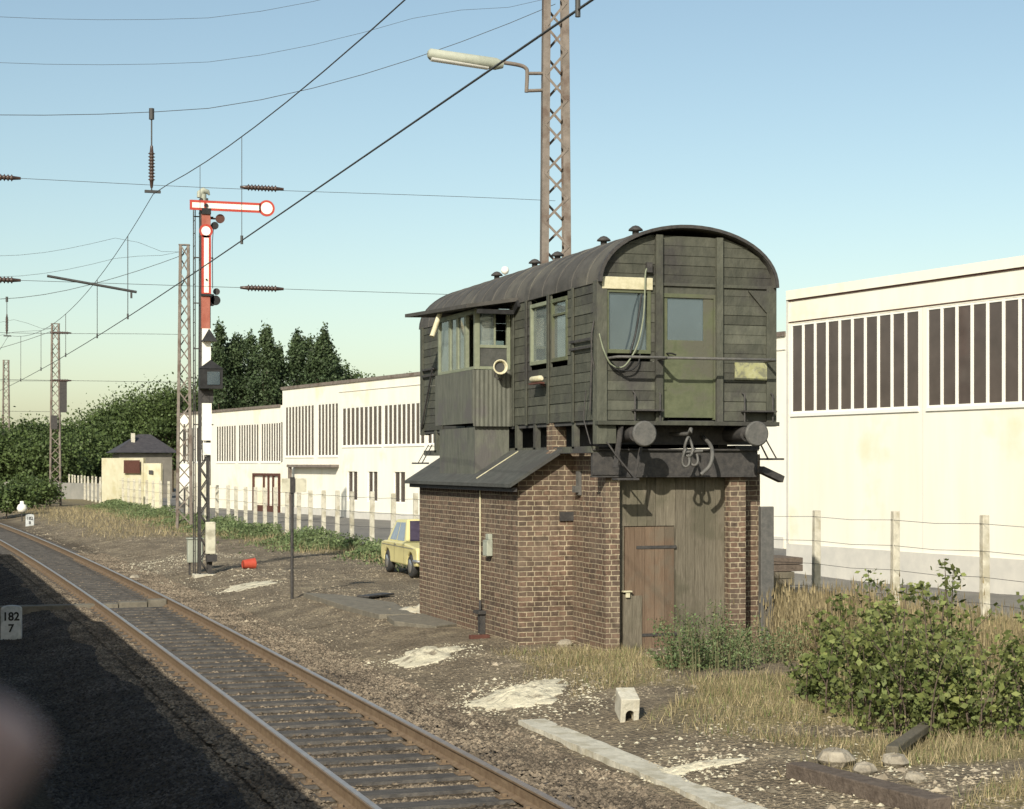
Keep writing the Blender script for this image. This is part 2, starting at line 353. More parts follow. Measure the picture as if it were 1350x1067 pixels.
tc = node(nt, 'ShaderNodeTexCoord'); at = node(nt, 'ShaderNodeAttribute'); at.attribute_name = 'zone'; sp = node(nt, 'ShaderNodeSeparateColor'); L.new(at.outputs['Color'], sp.inputs[0])
def nz(sc, det=8, ro=.7):
    n = node(nt, 'ShaderNodeTexNoise', Scale=sc, Detail=det, Roughness=ro); L.new(tc.outputs['Object'], n.inputs['Vector']); return n
def ramp(src, cols):
    r = node(nt, 'ShaderNodeValToRGB'); e = r.color_ramp.elements
    while len(e) < len(cols): e.new(.5)
    for i, (p, c) in enumerate(cols): e[i].position = p; e[i].color = c4(c)
    L.new(src, r.inputs[0]); return r
nA, nB, nC, nD = nz(1.3), nz(14), nz(60, 4), nz(.35)
dirt = ramp(nA.outputs[0], [(.3, (.125, .102, .072)), (.5, (.19, .157, .112)), (.62, (.26, .218, .15)), (.75, (.36, .31, .21))])
fine = ramp(nB.outputs[0], [(.3, (.45, .45, .45)), (.5, (1, 1, 1)), (.72, (1.6, 1.55, 1.45))])
m1 = node(nt, 'ShaderNodeMix', data_type='RGBA', blend_type='MULTIPLY'); m1.inputs[0].default_value = 1; L.new(dirt.outputs[0], m1.inputs[6]); L.new(fine.outputs[0], m1.inputs[7])
bal = ramp(nC.outputs[0], [(.35, (.045, .037, .028)), (.5, (.105, .083, .058)), (.62, (.18, .145, .10)), (.8, (.28, .23, .165))])
m2 = node(nt, 'ShaderNodeMix', data_type='RGBA'); L.new(sp.outputs[1], m2.inputs[0]); L.new(m1.outputs[2], m2.inputs[6]); L.new(bal.outputs[0], m2.inputs[7])
gr = ramp(nB.outputs[0], [(.3, (.14, .12, .06)), (.5, (.24, .20, .10)), (.7, (.36, .30, .16))])
m3 = node(nt, 'ShaderNodeMix', data_type='RGBA'); L.new(sp.outputs[0], m3.inputs[0]); L.new(m2.outputs[2], m3.inputs[6]); L.new(gr.outputs[0], m3.inputs[7])
asr = ramp(nD.outputs[0], [(.35, (.17, .165, .155)), (.7, (.25, .24, .215))])
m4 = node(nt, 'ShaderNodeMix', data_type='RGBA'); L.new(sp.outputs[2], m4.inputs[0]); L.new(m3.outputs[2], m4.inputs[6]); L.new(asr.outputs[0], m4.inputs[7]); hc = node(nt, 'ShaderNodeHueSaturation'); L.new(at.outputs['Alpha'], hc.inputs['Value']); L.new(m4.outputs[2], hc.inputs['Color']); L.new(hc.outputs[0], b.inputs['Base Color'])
vo = node(nt, 'ShaderNodeTexVoronoi', Scale=22); L.new(tc.outputs['Object'], vo.inputs['Vector'])
hb = node(nt, 'ShaderNodeMath', operation='ADD'); L.new(vo.outputs[0], hb.inputs[0]); L.new(nB.outputs[0], hb.inputs[1])
bp = node(nt, 'ShaderNodeBump', Strength=.9, Distance=.04); L.new(hb.outputs[0], bp.inputs['Height']); L.new(bp.outputs[0], b.inputs['Normal'])
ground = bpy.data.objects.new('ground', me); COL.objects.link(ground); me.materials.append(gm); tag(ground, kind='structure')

# scattered stones (uncountable)
def stones(name, pts, sizes, m, flat=.6):
    base = np.array([(1, 0, 0), (0, 1, 0), (-1, 0, 0), (0, -1, 0), (0, 0, 1), (.7, .7, -.3)], float)
    tri = [(0, 1, 4), (1, 2, 4), (2, 3, 4), (3, 0, 4)]
    P = np.asarray(pts, float); n = len(P); s = np.asarray(sizes)[:, None, None]
    B = base[None]*(1+rng.uniform(-.35, .35, (n, 6, 3))); B[:, :, 2] *= flat
    a = rng.uniform(0, 6.28, n); c, si = np.cos(a), np.sin(a); X = B[:, :, 0]*c[:, None]-B[:, :, 1]*si[:, None]; Y = B[:, :, 0]*si[:, None]+B[:, :, 1]*c[:, None]
    B = np.stack([X, Y, B[:, :, 2]], 2); B[:, 4, :2] += rng.uniform(-.3, .3, (n, 2))
    B = B*s+P[:, None, :]
    vs = B[:, :5].reshape(-1, 3); fs = np.concatenate([np.array(t)[None]+(np.arange(n)*5)[:, None] for t in tri])
    me = bpy.data.meshes.new(name); me.from_pydata(vs.tolist(), [], fs.tolist()); o = bpy.data.objects.new(name, me); COL.objects.link(o); me.materials.append(M[m]); return o
pts = []; sz = []; cp_ = []; cs_ = []
while len(pts) < 85000:
    y = 10+50*random.random()**1.6; xs = random.uniform(1.2, 6.4); x = xs+tx(y)
    if 2.95 < xs < 5.75:
        k = (y/.63) % 1
        if k < .42 and random.random() < (.9 if abs(xs-4.34) < .95 else .35): continue
    z = hgt(x, y); s = random.uniform(.018, .036)
    if 2.95 < xs < 5.75: z += .012+(.03 if abs(xs-4.34) > .95 else 0)
    if xs < 2.75+.25*noise.noise(Vector((x*.6, y*.6, 5))): cp_.append((x, y, z-s*.15)); cs_.append(s); continue  # stones inside the train's shadow go to the darker-coloured set
    pts.append((x, y, z-s*.15)); sz.append(s)
tag(stones('ballast', pts, sz, 'stone'), 'rough brown grey track ballast stones around the sleepers', 'ballast', kind='stuff')
M['shadestone'] = mat('shadow_darkened_stone', (.03, .028, .026), (.085, .078, .07), sc=.8, rough=.9, bump=.2, island=.7)  # ballast colour darkened to deepen the train's shadow
tag(stones('shadow_ballast', cp_, cs_, 'shadestone'), 'ballast stones coloured darker for the train shadow between the two tracks', 'shadow_ballast', kind='stuff')
pts = []; sz = []
while len(pts) < 34000:
    y = 10+75*random.random()**2.1; xs = 5.8+10*random.random()**1.3; x = xs+tx(y)
    if random.random() < grassy(x, y)*.7 or x > fencex(y): continue
    n = noise.noise(Vector((x*.45, y*.45, 20)))
    if random.random() > .45+n: continue
    s = random.uniform(.010, .026) if random.random() < .985 else random.uniform(.04, .07); pts.append((x, y, hgt(x, y))); sz.append(s)
tag(stones('rubble', pts, sz, 'palestone'), 'small pale stones and rubble strewn over the dirt between track and fence', 'rubble', kind='stuff')

# ================================================================ TRACK
tk = thing('railway_track', (4.34, 12, 0), 'rusty single railway track with wooden sleepers running past the brick cabin', 'railway track')
ys = axis([(2, 25, 4), (25, 150, 4), (150, 400, 25)])
for sx in (-.75, .75):
    head = MB(); foot = MB(); prof_f = [(-.065, -.16), (.065, -.16), (.065, -.148), (.012, -.13), (.012, -.04), (.034, -.028), (.034, -.012), (-.034, -.012), (-.034, -.028), (-.012, -.04), (-.012, -.13), (-.065, -.148)]
    def sweep(mb, prof):
        n = len(prof); vs = [(4.34+sx+tx(y)+px, y, pz) for y in ys for px, pz in prof]
        fs = [(i*n+k, i*n+(k+1) % n, (i+1)*n+(k+1) % n, (i+1)*n+k) for i in range(len(ys)-1) for k in range(n)]
        mb.add(vs, fs)
    sweep(foot, prof_f); r = foot.build('rail', 'rail', tk)
    sweep(head, [(-.030, -.0118), (.030, -.0118), (.026, 0), (-.026, 0)]); head.build('running_surface', 'railtop', r)
def sleeper(mb, y):
    j = random.uniform(-.02, .02); a = random.uniform(-.01, .01); c = 4.34+tx(y)
    x0, x1 = c-1.3+random.uniform(-.04, .04), c+1.3+random.uniform(-.04, .04); h2 = random.uniform(-.166, -.161)
    mb.add([(x0, y-.13+a+j, -.3), (x1, y-.13-a+j, -.3), (x1, y+.13-a+j, -.3), (x0, y+.13+a+j, -.3), (x0, y-.12+a+j, h2), (x1, y-.12-a+j, h2), (x1, y+.12-a+j, h2), (x0, y+.12+a+j, h2)],
           [(0, 3, 2, 1), (4, 5, 6, 7), (0, 1, 5, 4), (1, 2, 6, 5), (2, 3, 7, 6), (3, 0, 4, 7)])
fx_ = MB()
for i in range(100):
    y = 12.3+i*.63; mb = MB(); sleeper(mb, y); sl_ = mb.build('sleeper', 'sleeper', tk)
    if i < 70:
        fb = MB()
        for sx in (-.75, .75):
            c = 4.34+tx(y)+sx; fb.box(c-.17, c+.17, y-.07, y+.07, -.1605, -.148)
            for q in (-.11, .11): fb.box(c+q-.02, c+q+.02, y-.03, y+.03, -.15, -.115)
        fb.build('base_plate', 'rail', sl_)
mb = MB()
for i in range(100, 260): sleeper(mb, 12.3+i*.63)
for i in range(1, 16): sleeper(mb, 12.3-i*.63)
tag(mb.build('sleeper', 'sleeper', tk), kind='stuff')

# ================================================================ CARRIAGE BODY
XL, XR, YE, YB = 9.31, 12.09, 23.4, 32.6; XC = (XL+XR)/2; ZF, ZS, ZC = 3.47, 5.48, 6.29
cg = thing('signal_cabin_carriage', (XC, 28, ZF), 'old green wooden carriage body with curved dark roof, used as cabin on the brick base', 'railway carriage')
def boards(mb, fn, a0, a1, z0, z1, openings, pitch=.142, th=.022, top=None):
    """horizontal lapped boards on a plane; fn(a, z, out) -> point"""
    z = z0; i = 0
    while z < z1-.005:
        zt = min(z1, z+pitch); lo, hi = a0, a1
        if top:
            r = top(zt-.01)
            if r is None: break
            lo, hi = max(lo, r[0]), min(hi, r[1])
        segs = [(lo, hi)]
        for (p, q, b, t) in openings:
            if b < zt-.02 and t > z+.02:
                ns = []
                for s0, s1 in segs:
                    if q <= s0 or p >= s1: ns.append((s0, s1)); continue
                    if p > s0: ns.append((s0, p))
                    if q < s1: ns.append((q, s1))
                segs = ns
        for s0, s1 in segs:
            n = max(1, int((s1-s0)/2.6)); 
            for j in range(n):
                c0 = s0+(s1-s0)*j/n; c1 = s0+(s1-s0)*(j+1)/n-(.004 if j < n-1 else 0)
                t = th+random.uniform(0, .006); e = random.uniform(-.003, .003)
                za, zb = z+e+.001, zt-.002+e
                # each board leans out at its foot, so it laps the one below
                d0 = d1 = 0
                if top and zt > ZS+.01:
                    ga, gb = top(max(za-.004, ZS+.001)), top(zb+.012) or top(zb)
                    if ga and gb:
                        if abs(c0-lo) < .001: c0 = gb[0]+.0; d0 = ga[0]-c0
                        if abs(c1-hi) < .001: c1 = gb[1]; d1 = ga[1]-c1
                P = [fn(c0+d0, za, 0), fn(c1+d1, za, 0), fn(c1, zb, 0), fn(c0, zb, 0), fn(c0+d0, za, t), fn(c1+d1, za, t), fn(c1, zb, t-.008), fn(c0, zb, t-.008)]
                mb.add(P, [(0, 3, 2, 1), (4, 5, 6, 7), (0, 1, 5, 4), (1, 2, 6, 5), (2, 3, 7, 6), (3, 0, 4, 7)])
        z = zt; i += 1
def gable(z):
    if z <= ZS: return (XL, XR)
    t = (z-ZS)/(ZC-.04-ZS)
    if t >= .985: return None
    q = (XR-XL)/2*math.sqrt(1-t*t); return (XC-q, XC+q)
DX0, DX1 = XatY(872, YE), XatY(942, YE)            # door
WX0, WX1 = XatY(797, YE), XatY(857, YE)            # end window
zv = lambda v: ZV(v, XC, YE)
DZ0, DZ1 = ZF+.01, zv(388); WZ0, WZ1 = zv(468), zv(384)
SY = [(YatX(750, XL), YatX(728.5, XL)), (YatX(726, XL), YatX(701, XL))]
SZ0, SZ1 = 4.40, 5.37
BY0, BY1 = 27.26, 29.4
openF = [(DX0, DX1, DZ0, DZ1), (WX0, WX1, WZ0, WZ1)]
wl = MB()
boards(wl, lambda a, z, o: (a, YE-o, z), XL, XR, ZF, ZC, openF, top=gable)
boards(wl, lambda a, z, o: (a, YB+o, z), XL, XR, ZF, ZC, openF, top=gable)
boards(wl, lambda a, z, o: (XL-o, a, z), YE, YB, ZF, ZS, [(a, b, SZ0, SZ1) for a, b in SY]+[(BY0+.1, BY1-.1, 3.6, 5.4)])
boards(wl, lambda a, z, o: (XR+o, a, z), YE, YB, ZF, ZS, [(25, 25.9, SZ0, SZ1), (30, 31.2, SZ0, SZ1)])
wall = wl.build('wall', 'board', cg)
# inner lining, floor
ln = MB(); ln.box(XL+.002, XR-.002, YE+.002, YB-.002, ZF-.06, ZF-.002)
ln.build('floor', 'inside', cg)
# corner posts and frame posts
fr = MB()
def vpost(x0, x1, y0, y1, z0, z1): fr.box(x0, x1, y0, y1, z0, z1)
for yy, s in ((YE, -1), (YB, 1)):
    a, b = sorted((yy+s*.024, yy+s*.095))
    for u0, u1 in ((862, 871), (942, 950)):
        x0, x1 = XatY(u0, YE), XatY(u1, YE); t = gable(6.2); zt = ZS+(ZC-.05-ZS)*math.sqrt(max(0, 1-((((x0+x1)/2)-XC)/1.41)**2))
        vpost(x0, x1, a, b, ZF-.03, zt-.03)
for x0, x1, y0, y1 in ((XL-.05, XL+.11, YE-.055, YE+.11), (XR-.11, XR+.05, YE-.055, YE+.11), (XL-.05, XL+.11, YB-.11, YB+.055), (XR-.11, XR+.05, YB-.11, YB+.055)):
    vpost(x0, x1, y0, y1, 3.12 if y0 < 25 and x0 < 10 else ZF-.08, ZS)
for yp in (24.35, 25.42, 26.45, 27.1, 29.75, 31.2):
    vpost(XL-.055, XL-.03, yp-.04, yp+.04, ZF-.02, ZS-.02)
    vpost(XR+.03, XR+.055, yp-.04, yp+.04, ZF-.02, ZS-.02)
fr.box(XL-.03, XR+.03, YE-.05, YE-.034, ZS-.05, ZS-.005)           # springing rail at the gable foot
fr.box(XL-.06, XR+.06, YE-.13, YE-.001, ZF-.075, ZF-.015)           # platform plank
fr.prism([(XR-.42, ZS-.08), (XR-.02, ZS-.08), (XR-.02, ZS-.40), (XR-.12, ZS-.40)], YE-.058, YE-.036)
fr.build('frame_post', 'board', cg, bevel=.004)
# roof
def roofarc(dx, dz, n=28, hw=(XR-XL)/2+.035):
    return [(XC-(hw+dx)*math.cos(math.pi*i/n), ZS-.03+(ZC-ZS+.05+dz)*math.sin(math.pi*i/n)**.96) for i in range(n+1)]
rf = MB(); o_, i_ = roofarc(0, 0), roofarc(-.04, -.04)
nn = len(o_); YR0, YR1 = YE-.12, YB+.12
vs = [(x, YR0, z) for x, z in o_]+[(x, YR1, z) for x, z in o_]+[(x, YR0, z) for x, z in i_]+[(x, YR1, z) for x, z in i_]
rf.add(vs, [(k, k+1, nn+k+1, nn+k) for k in range(nn-1)], True)
rf.add(vs, [(2*nn+k+1, 2*nn+k, 3*nn+k, 3*nn+k+1) for k in range(nn-1)], True)
rf.add(vs, [(k+1, k, 2*nn+k, 2*nn+k+1) for k in range(nn-1)]+[(nn+k, nn+k+1, 3*nn+k+1, 3*nn+k) for k in range(nn-1)]+[(0, nn, 3*nn, 2*nn), (nn-1, 3*nn-1, 4*nn-1, 2*nn-1)])
roof = rf.build('roof', 'roofing', cg)
sm = MB()
for k in range(15):
    y = YR0+.5+k*.64
    if y > YR1-.1: break
    a, c = roofarc(.012, .012, 24), roofarc(-.01, -.01, 24)
    for yy in (0,):
        n = len(a); vs = [(p[0], y-.02, p[1]) for p in c]+[(p[0], y, p[1]) for p in a]+[(p[0], y+.02, p[1]) for p in c]
        sm.add(vs, [(j, j+1, n+j+1, n+j) for j in range(n-1)]+[(n+j, n+j+1, 2*n+j+1, 2*n+j) for j in range(n-1)])
sm.build('roof_seam', 'roofing', roof)
ed = MB(); a, c = roofarc(.012, .012, 28), roofarc(-.035, -.035, 28); n = len(a)
for y0, y1 in ((YR0-.03, YR0+.03), (YR1-.03, YR1+.03)):
    vs = [(p[0], y0, p[1]) for p in a]+[(p[0], y1, p[1]) for p in a]+[(p[0], y0, p[1]) for p in c]+[(p[0], y1, p[1]) for p in c]
    ed.add(vs, [(j, j+1, n+j+1, n+j) for j in range(n-1)]+[(j+1, j, 2*n+j, 2*n+j+1) for j in range(n-1)]+[(2*n+j, 2*n+j+1, 3*n+j+1, 3*n+j) for j in range(n-1)]+[(n+j, n+j+1, 3*n+j+1, 3*n+j) for j in range(n-1)])
ed.build('roof_edge_strip', 'iron', roof)
for u in (838, 796, 735, 705, 655):
    x = 10.12; z = 6.225; y = YatX(u, x); v_ = MB()
    v_.lathe([(.05, -.04), (.05, .07), (.11, .075), (.10, .10), (.05, .14), (.0, .155)], (x, y, z)); v_.build('roof_vent', 'iron', roof)
    if u == 655:
        c_ = MB(); c_.lathe([(.0, -.08), (.055, -.05), (.075, 0), (.055, .06), (0, .08)], (x+.12, y-.12, z+.16)); c_.build('white_cap', 'sigwhite', roof)
# windows and doors
def window(face, a0, a1, z0, z1, pos, mull=(), fw=.05, frm='greenpaint', glass='glass', depth=.05, rail=()):
    """face 'x': plane x=pos looking -x ; 'y': plane y=pos looking -y"""
    f = MB(); g = MB()
    def bx(mb, p, q, b, t, d0, d1):
        if face == 'y': mb.box(p, q, pos+d0, pos+d1, b, t)
        else: mb.box(pos+d0, pos+d1, p, q, b, t)
    d0, d1 = -.035, depth
    bx(f, a0, a0+fw, z0, z1, d0, d1); bx(f, a1-fw, a1, z0, z1, d0, d1)
    bx(f, a0+fw, a1-fw, z0, z0+fw, d0, d1); bx(f, a0+fw, a1-fw, z1-fw, z1, d0, d1)
    for m_ in mull: bx(f, m_-.02, m_+.02, z0+fw, z1-fw, d0+.01, d1)
    for r_ in rail: bx(f, a0+fw, a1-fw, r_-.018, r_+.018, d0+.012, d1)
    o = f.build('window', frm, cg, bevel=.004)
    bx(g, a0+fw*.5, a1-fw*.5, z0+fw*.5, z1-fw*.5, .012, .018); g.build('pane', glass, o); return o
window('y', WX0, WX1, WZ0, WZ1, YE, fw=.055)
l_ = MB(); l_.box(WX0-.06, WX1+.02, YE-.062, YE-.03, zv(385), zv(369)); l_.build('lintel_board', 'cream', cg, bevel=.01)
window('x', *SY[0], SZ0, SZ1, XL, fw=.06, glass='clearglass', rail=(5.12,)); window('x', *SY[1], SZ0, SZ1, XL, fw=.06, glass='clearglass', frm='paleframe')
window('y', WX0, WX1, WZ0, WZ1, YB, glass='clearglass'); window('x', 25, 25.9, SZ0, SZ1, XR, glass='clearglass'); window('x', 30, 31.2, SZ0, SZ1, XR, glass='clearglass')
cu = MB()
for k in range(10):
    y = SY[1][1]-.07-k*.035; cu.box(XL+.10+.012*(k % 2), XL+.12+.012*(k % 2), y-.036, y, SZ0+.05, SZ1-.2)
cu.build('curtain', 'paleframe', cg)
cu = MB()
for k in range(14):
    y = SY[0][1]-.10-k*.035; cu.box(XL+.10+.012*(k % 2), XL+.12+.012*(k % 2), y-.036, y, SZ0+.05, SZ1-.26)
cu.build('curtain', M['clearglass'] if 0 else 'paleframe', cg)
for yd, s in ((YE, 1), (YB, -1)):
    d = MB(); a, b_ = sorted((yd-s*.012, yd+s*.035)); x0, x1 = DX0+.03, DX1-.03; gx0, gx1, gz0, gz1 = XatY(877, YE)+.03, XatY(927, YE), zv(449), zv(394)
    d.box(x0, gx0, a, b_, DZ0+.03, DZ1-.06); d.box(gx1, x1, a, b_, DZ0+.03, DZ1-.06); d.box(gx0, gx1, a, b_, DZ0+.03, gz0); d.box(gx0, gx1, a, b_, gz1, DZ1-.06)
    d.box(x0, gx0-.02, a-s*.012, b_-s*.012, zv(515), zv(510)) if s > 0 else None
    door = d.build('door', 'greenpaint', cg, bevel=.004)
    g = MB(); g.box(gx0-.004, gx1+.004, yd+s*.01-.004, yd+s*.01+.004, gz0-.004, gz1+.004); g.build('pane', 'glass' if s > 0 else 'clearglass', door)
    q = MB(); q.box(DX0+.001, DX0+.029, yd-s*.02-.01, yd-s*.02+.04, DZ0, DZ1); q.box(DX1-.029, DX1-.001, yd-s*.02-.01, yd-s*.02+.04, DZ0, DZ1); q.box(DX0+.03, DX1-.03, yd-s*.02-.01, yd-s*.02+.04, DZ1-.058, DZ1)
    q.build('door_frame', 'greenpaint', cg)
    if s > 0:
        q = MB(); q.cyl((DX0+.08, YE-.012, zv(467)), (DX0+.08, YE-.07, zv(467)), .012, 8); q.tube([(DX0+.08, YE-.07, zv(467)), (DX0+.13, YE-.075, zv(467)), (DX0+.2, YE-.07, zv(469))], .012, 8); q.build('handle', 'black', door)
# hand rails on the end
hr = MB(); zr = zv(475); yo = YE-.44
for x0, x1 in ((XatY(800, YE)-.0, XatY(864, YE)), (XatY(866, YE), XatY(1006, YE))):
    hr.tube([(x0, YE-.03, zr), (x0, yo+.05, zr), (x0+.04, yo, zr), (x1-.04, yo, zr), (x1, yo+.05, zr), (x1, YE-.03, zr)], .021, 8)
hr.build('handrail', 'greyiron', cg)
for x0, x1 in ((XatY(833, YE), XatY(866, YE)), (XatY(977, YE), XatY(1014, YE))):
    q = MB(); z0, z1 = ZF-.02, zv(520)
    q.tube([(x0, YE-.12, z0), (x0, YE-.12, z1), (x0, YE-.04, z1+.03)], .014, 6); q.tube([(x1, YE-.12, z0), (x1, YE-.12, z1), (x1, YE-.04, z1+.03)], .014, 6)
    q.box(x0-.02, x1+.02, YE-.22, YE-.035, zv(543), zv(541)); q.build('shadow_bars', 'iron', cg)  # shadows of steps and handrails built here as dark iron bars
q = MB(); x0, x1 = XatY(969, YE-.05), XatY(1011, YE-.05); q.box(x0, x1, YE-.055, YE-.036, zv(500), zv(477)); q.build('plate', 'yelplate', cg)
# hanging cables
def P3(u, v, y): x = XatY(u, y); return (x, y, ZV(v, x, y))
def smooth(pts, n=6):
    out = []
    p = [Vector(a) for a in pts]; p = [p[0]*2-p[1]]+p+[p[-1]*2-p[-2]]
    for i in range(1, len(p)-2):
        for k in range(n):
            t = k/n; a, b_, c, d = p[i-1:i+3]
            out.append(.5*((2*b_)+(-a+c)*t+(2*a-5*b_+4*c-d)*t*t+(-a+3*b_-3*c+d)*t**3))
    out.append(p[-2]); return out
yc = YE-.10
q = MB(); q.tube(smooth([P3(855, 352, YE-.04), P3(851, 360, yc), P3(850, 391, yc), P3(848, 420, yc), P3(842, 450, yc), P3(833, 470, yc), P3(821, 484, yc), P3(806, 481, yc), P3(796, 462, yc), P3(790, 440, YE-.07)]), .013, 6); q.build('cable', 'paleframe', cg)
q = MB(); q.tube(smooth([P3(846, 388, YE-.05), P3(843, 410, yc), P3(838, 440, yc), P3(831, 466, yc)]), .016, 6); q.build('cable', 'black', cg)
q = MB(); q.tube(smooth([P3(800, 470, YE-.06), P3(806, 482, yc), P3(818, 489, yc-.02), P3(832, 488, yc-.02), P3(841, 480, yc), P3(844, 467, YE-.05)]), .012, 6); q.build('cable', 'black', cg)
q = MB(); q.box(*sorted((P3(850, 0, YE)[0], P3(857, 0, YE)[0])), YE-.09, YE-.03, zv(362), zv(349)); q.build('cable_bracket', 'iron', cg)
# underframe: headstock, solebars, posts
q = MB(); q.box(XL+.15, XR-.1, YE+.42, YE+.58, 3.12, ZF-.065); q.box(XL+.45, XL+.6, YE+.59, YB-.1, 3.08, ZF-.065); q.box(XR-.6, XR-.45, YE+.59, YB-.1, 3.08, ZF-.065)
for yy in (25, 27, 29, 31): q.box(XL+.61, XR-.61, yy, yy+.12, 3.1, ZF-.065)
q.build('underframe', 'iron', cg)
q = MB()
for u in (706, 727, 757): y = YatX(u, XL); q.box(XL-.02, XL+.07, y-.05, y+.05, 3.06, ZF-.001)
for u in (575, 592, 682): y = YatX(u, XL); q.box(XL-.02, XL+.07, y-.06, y+.06, 3.05, ZF-.001)
q.box(XL-.02, XL+.10, YatX(783, XL)+.05, YatX(560, XL), 3.0, 3.09)
q.box(XL+.112, XL+.25, YE-.05, YE-.012, 3.13, ZF-.08)
q.build('sole_bracket', 'board', cg)
for u in (850, 998):
    x = XatY(u, YE-.5); z = ZV(572, x, YE-.5); q = MB()
    q.tube([(x, YE+.42, z), (x, YE-.18, z)], [.12, .11], 16); q.tube([(x, YE-.18, z), (x, YE-.46, z)], [.075, .07], 16)
    bf = q.build('buffer', 'iron', cg)
    d = MB(); d.tube([(x, YE-.46, z), (x, YE-.475, z), (x, YE-.50, z), (x, YE-.515, z)], [.165, .185, .185, .165], 28); d.build('buffer_plate', 'greyiron', bf)
q = MB(); xh = XatY(911, YE-.3)
q.tube([(xh, YE+.42, 3.27), (xh, YE-.22, 3.27), (xh, YE-.30, 3.33), (xh, YE-.34, 3.27), (xh, YE-.30, 3.2)], [.03, .03, .035, .03, .02], 8)
for cx_, cz_, r_, h_ in ((xh-.04, 3.08, .06, .14), (xh+.05, 2.93, .055, .12), (xh-.08, 2.92, .05, .13)):
    q.tube([(cx_+r_*math.cos(t), YE-.30+.03*math.sin(2*t), cz_+h_*math.sin(t)) for t in np.linspace(0, 6.2832, 17)], .02, 6)
q.tube([(xh-.13, YE-.3, 3.0), (xh+.18, YE-.3, 3.02)], .022, 8)
q.build('screw_coupling', 'greyiron', cg)
q = MB(); q.tube(smooth([P3(926, 575, YE+.4), P3(937, 588, YE-.1), P3(939, 602, YE-.28), P3(935, 615, YE-.3), P3(924, 626, YE-.3)]), .03, 8); q.build('brake_hose', 'greyiron', cg)
def step(x, y, z, sx, sy=0, w=.3):
    q = MB(); q.beam((x, y-.12, z+.34), (x+sx*.2, y-.14, z), .03, .012); q.beam((x, y+.12, z+.34), (x+sx*.2, y+.14, z), .03, .012)
    q.box(x+sx*.2-.13, x+sx*.2+.13, y-w/2, y+w/2, z-.03, z); q.build('step', 'iron', cg)
x, y = XR+.02, YE+.5; step(XR-.02, YE+.35, 2.92, 1); step(XL+.0, YB-.5, 2.86, -1); 
q = MB()   # bent front-left step iron and spring hanger
q.beam((XL+.32, YE-.06, ZF-.1), (XL+.22, YE-.10, 2.78), .09, .02); q.beam((XL+.1, YE-.05, 3.15), (XL+.34, YE-.10, 2.80), .07, .02); q.beam((XL+.22, YE-.11, 2.95), (XL+.5, YE-.14, 2.62), .08, .02)
q.beam((XL+.5, YE-.14, 2.62), (XL+.62, YE-.10, 3.08), .05, .02); q.box(XL+.18, XL+.52, YE-.27, YE-.06, 2.60, 2.63); q.build('step', 'iron', cg)
# side details
q = MB()
for z in (4.63, 4.52): q.box(XL-.075, XL-.055, YE+.12, YatX(756, XL), z, z+.035)
q.tube([(XL-.06, YE+.03, 4.9), (XL-.10, YE+.03, 4.7), (XL-.10, YE+.03, 4.4), (XL-.05, YE+.03, 4.2)], .014, 6)
q.tube([(XL-.06, YE+.12, 4.35), (XL-.07, YE+.16, 3.6)], .016, 6); q.tube([(XL-.1, YE+.25, 3.9), (XL-.12, YE+.3, 3.5), (XL-.08, YE+.12, 3.12)], .01, 6)
for z in (4.62, 4.5): q.box(XL-.075, XL-.055, YB-.95, YB-.15, z, z+.035)
q.beam((XL-.07, YB-.85, 4.6), (XL-.07, YB-.1, 3.5), .03, .03)
q.beam((XL-.05, BY1+.35, 5.2), (XL-.05, BY1+.55, 3.6), .02, .02)
q.build('side_ironwork', 'iron', cg)
yl = YatX(708, XL-.15); zl = ZV(500, XL-.15, yl)
q = MB(); q.tube([(XL-.16, yl-.24, zl), (XL-.16, yl-.2, zl), (XL-.16, yl+.2, zl), (XL-.16, yl+.24, zl)], [.03, .05, .05, .03], 10); q.build('wall_lamp', 'cream', cg)
q = MB(); q.beam((XL-.02, yl, zl-.1), (XL-.15, yl, zl-.04), .03, .03); q.box(XL-.2, XL-.12, yl-.26, yl+.26, zl-.08, zl-.055); q.build('lamp_bracket', 'brownsign', cg)
# oriel (bay) with windows, corrugated sheets, awning
BX = 8.66; bz = 4.385; bt = 5.38
q = MB()
for y0, y1 in ((BY0, BY0+.07), (BY1-.07, BY1)): q.box(BX, BX+.09, y0, y1, bz, bt); q.box(XL-.09, XL-.03, y0, y1, bz, bt)
xw = BX+.09
q.box(xw, XL-.09, BY0, BY0+.07, bz, bz+.05); q.box(xw, XL-.09, BY0+.005, BY0+.065, 4.74, 4.79); q.box(xw, XL-.09, BY0, BY0+.07, bt-.08, bt)
q.box(BX+.34, BX+.37, BY0+.01, BY0+.06, 4.79, bt-.08)
q.box(BX, BX+.07, BY0+.07, BY1-.07, bz, bz+.05); q.box(BX, BX+.07, BY0+.07, BY1-.07, bt-.08, bt)
for yy in (BY0+.55, BY0+1.0, BY0+1.45): q.box(BX+.003, BX+.067, yy-.05, yy+.05, bz+.05, bt-.08)
q.box(BX+.09, XL, BY1-.05, BY1-.001, bz, bt)
oriel = q.build('oriel', 'paleframe', cg, bevel=.004)
q = MB(); q.box(BX+.03, BX+.036, BY0+.6, BY0+.95, bz+.05, bt-.08); q.box(BX+.03, BX+.036, BY0+1.05, BY1-.1, bz+.05, bt-.08); q.box(BX+.09, BX+.34, BY0+.03, BY0+.036, 4.79, bt-.08)
q.build('pane', 'clearglass', oriel)
q = MB(); q.box(xw+.002, XL-.092, BY0+.02, BY0+.05, bz+.052, 4.738); q.build('panel', 'feltroof', oriel)
q = MB()     # corrugated sheet, wavy in plan, two faces
n = 40; xs_ = [BX-.03+(XL-BX+.03)*i/n for i in range(n+1)]
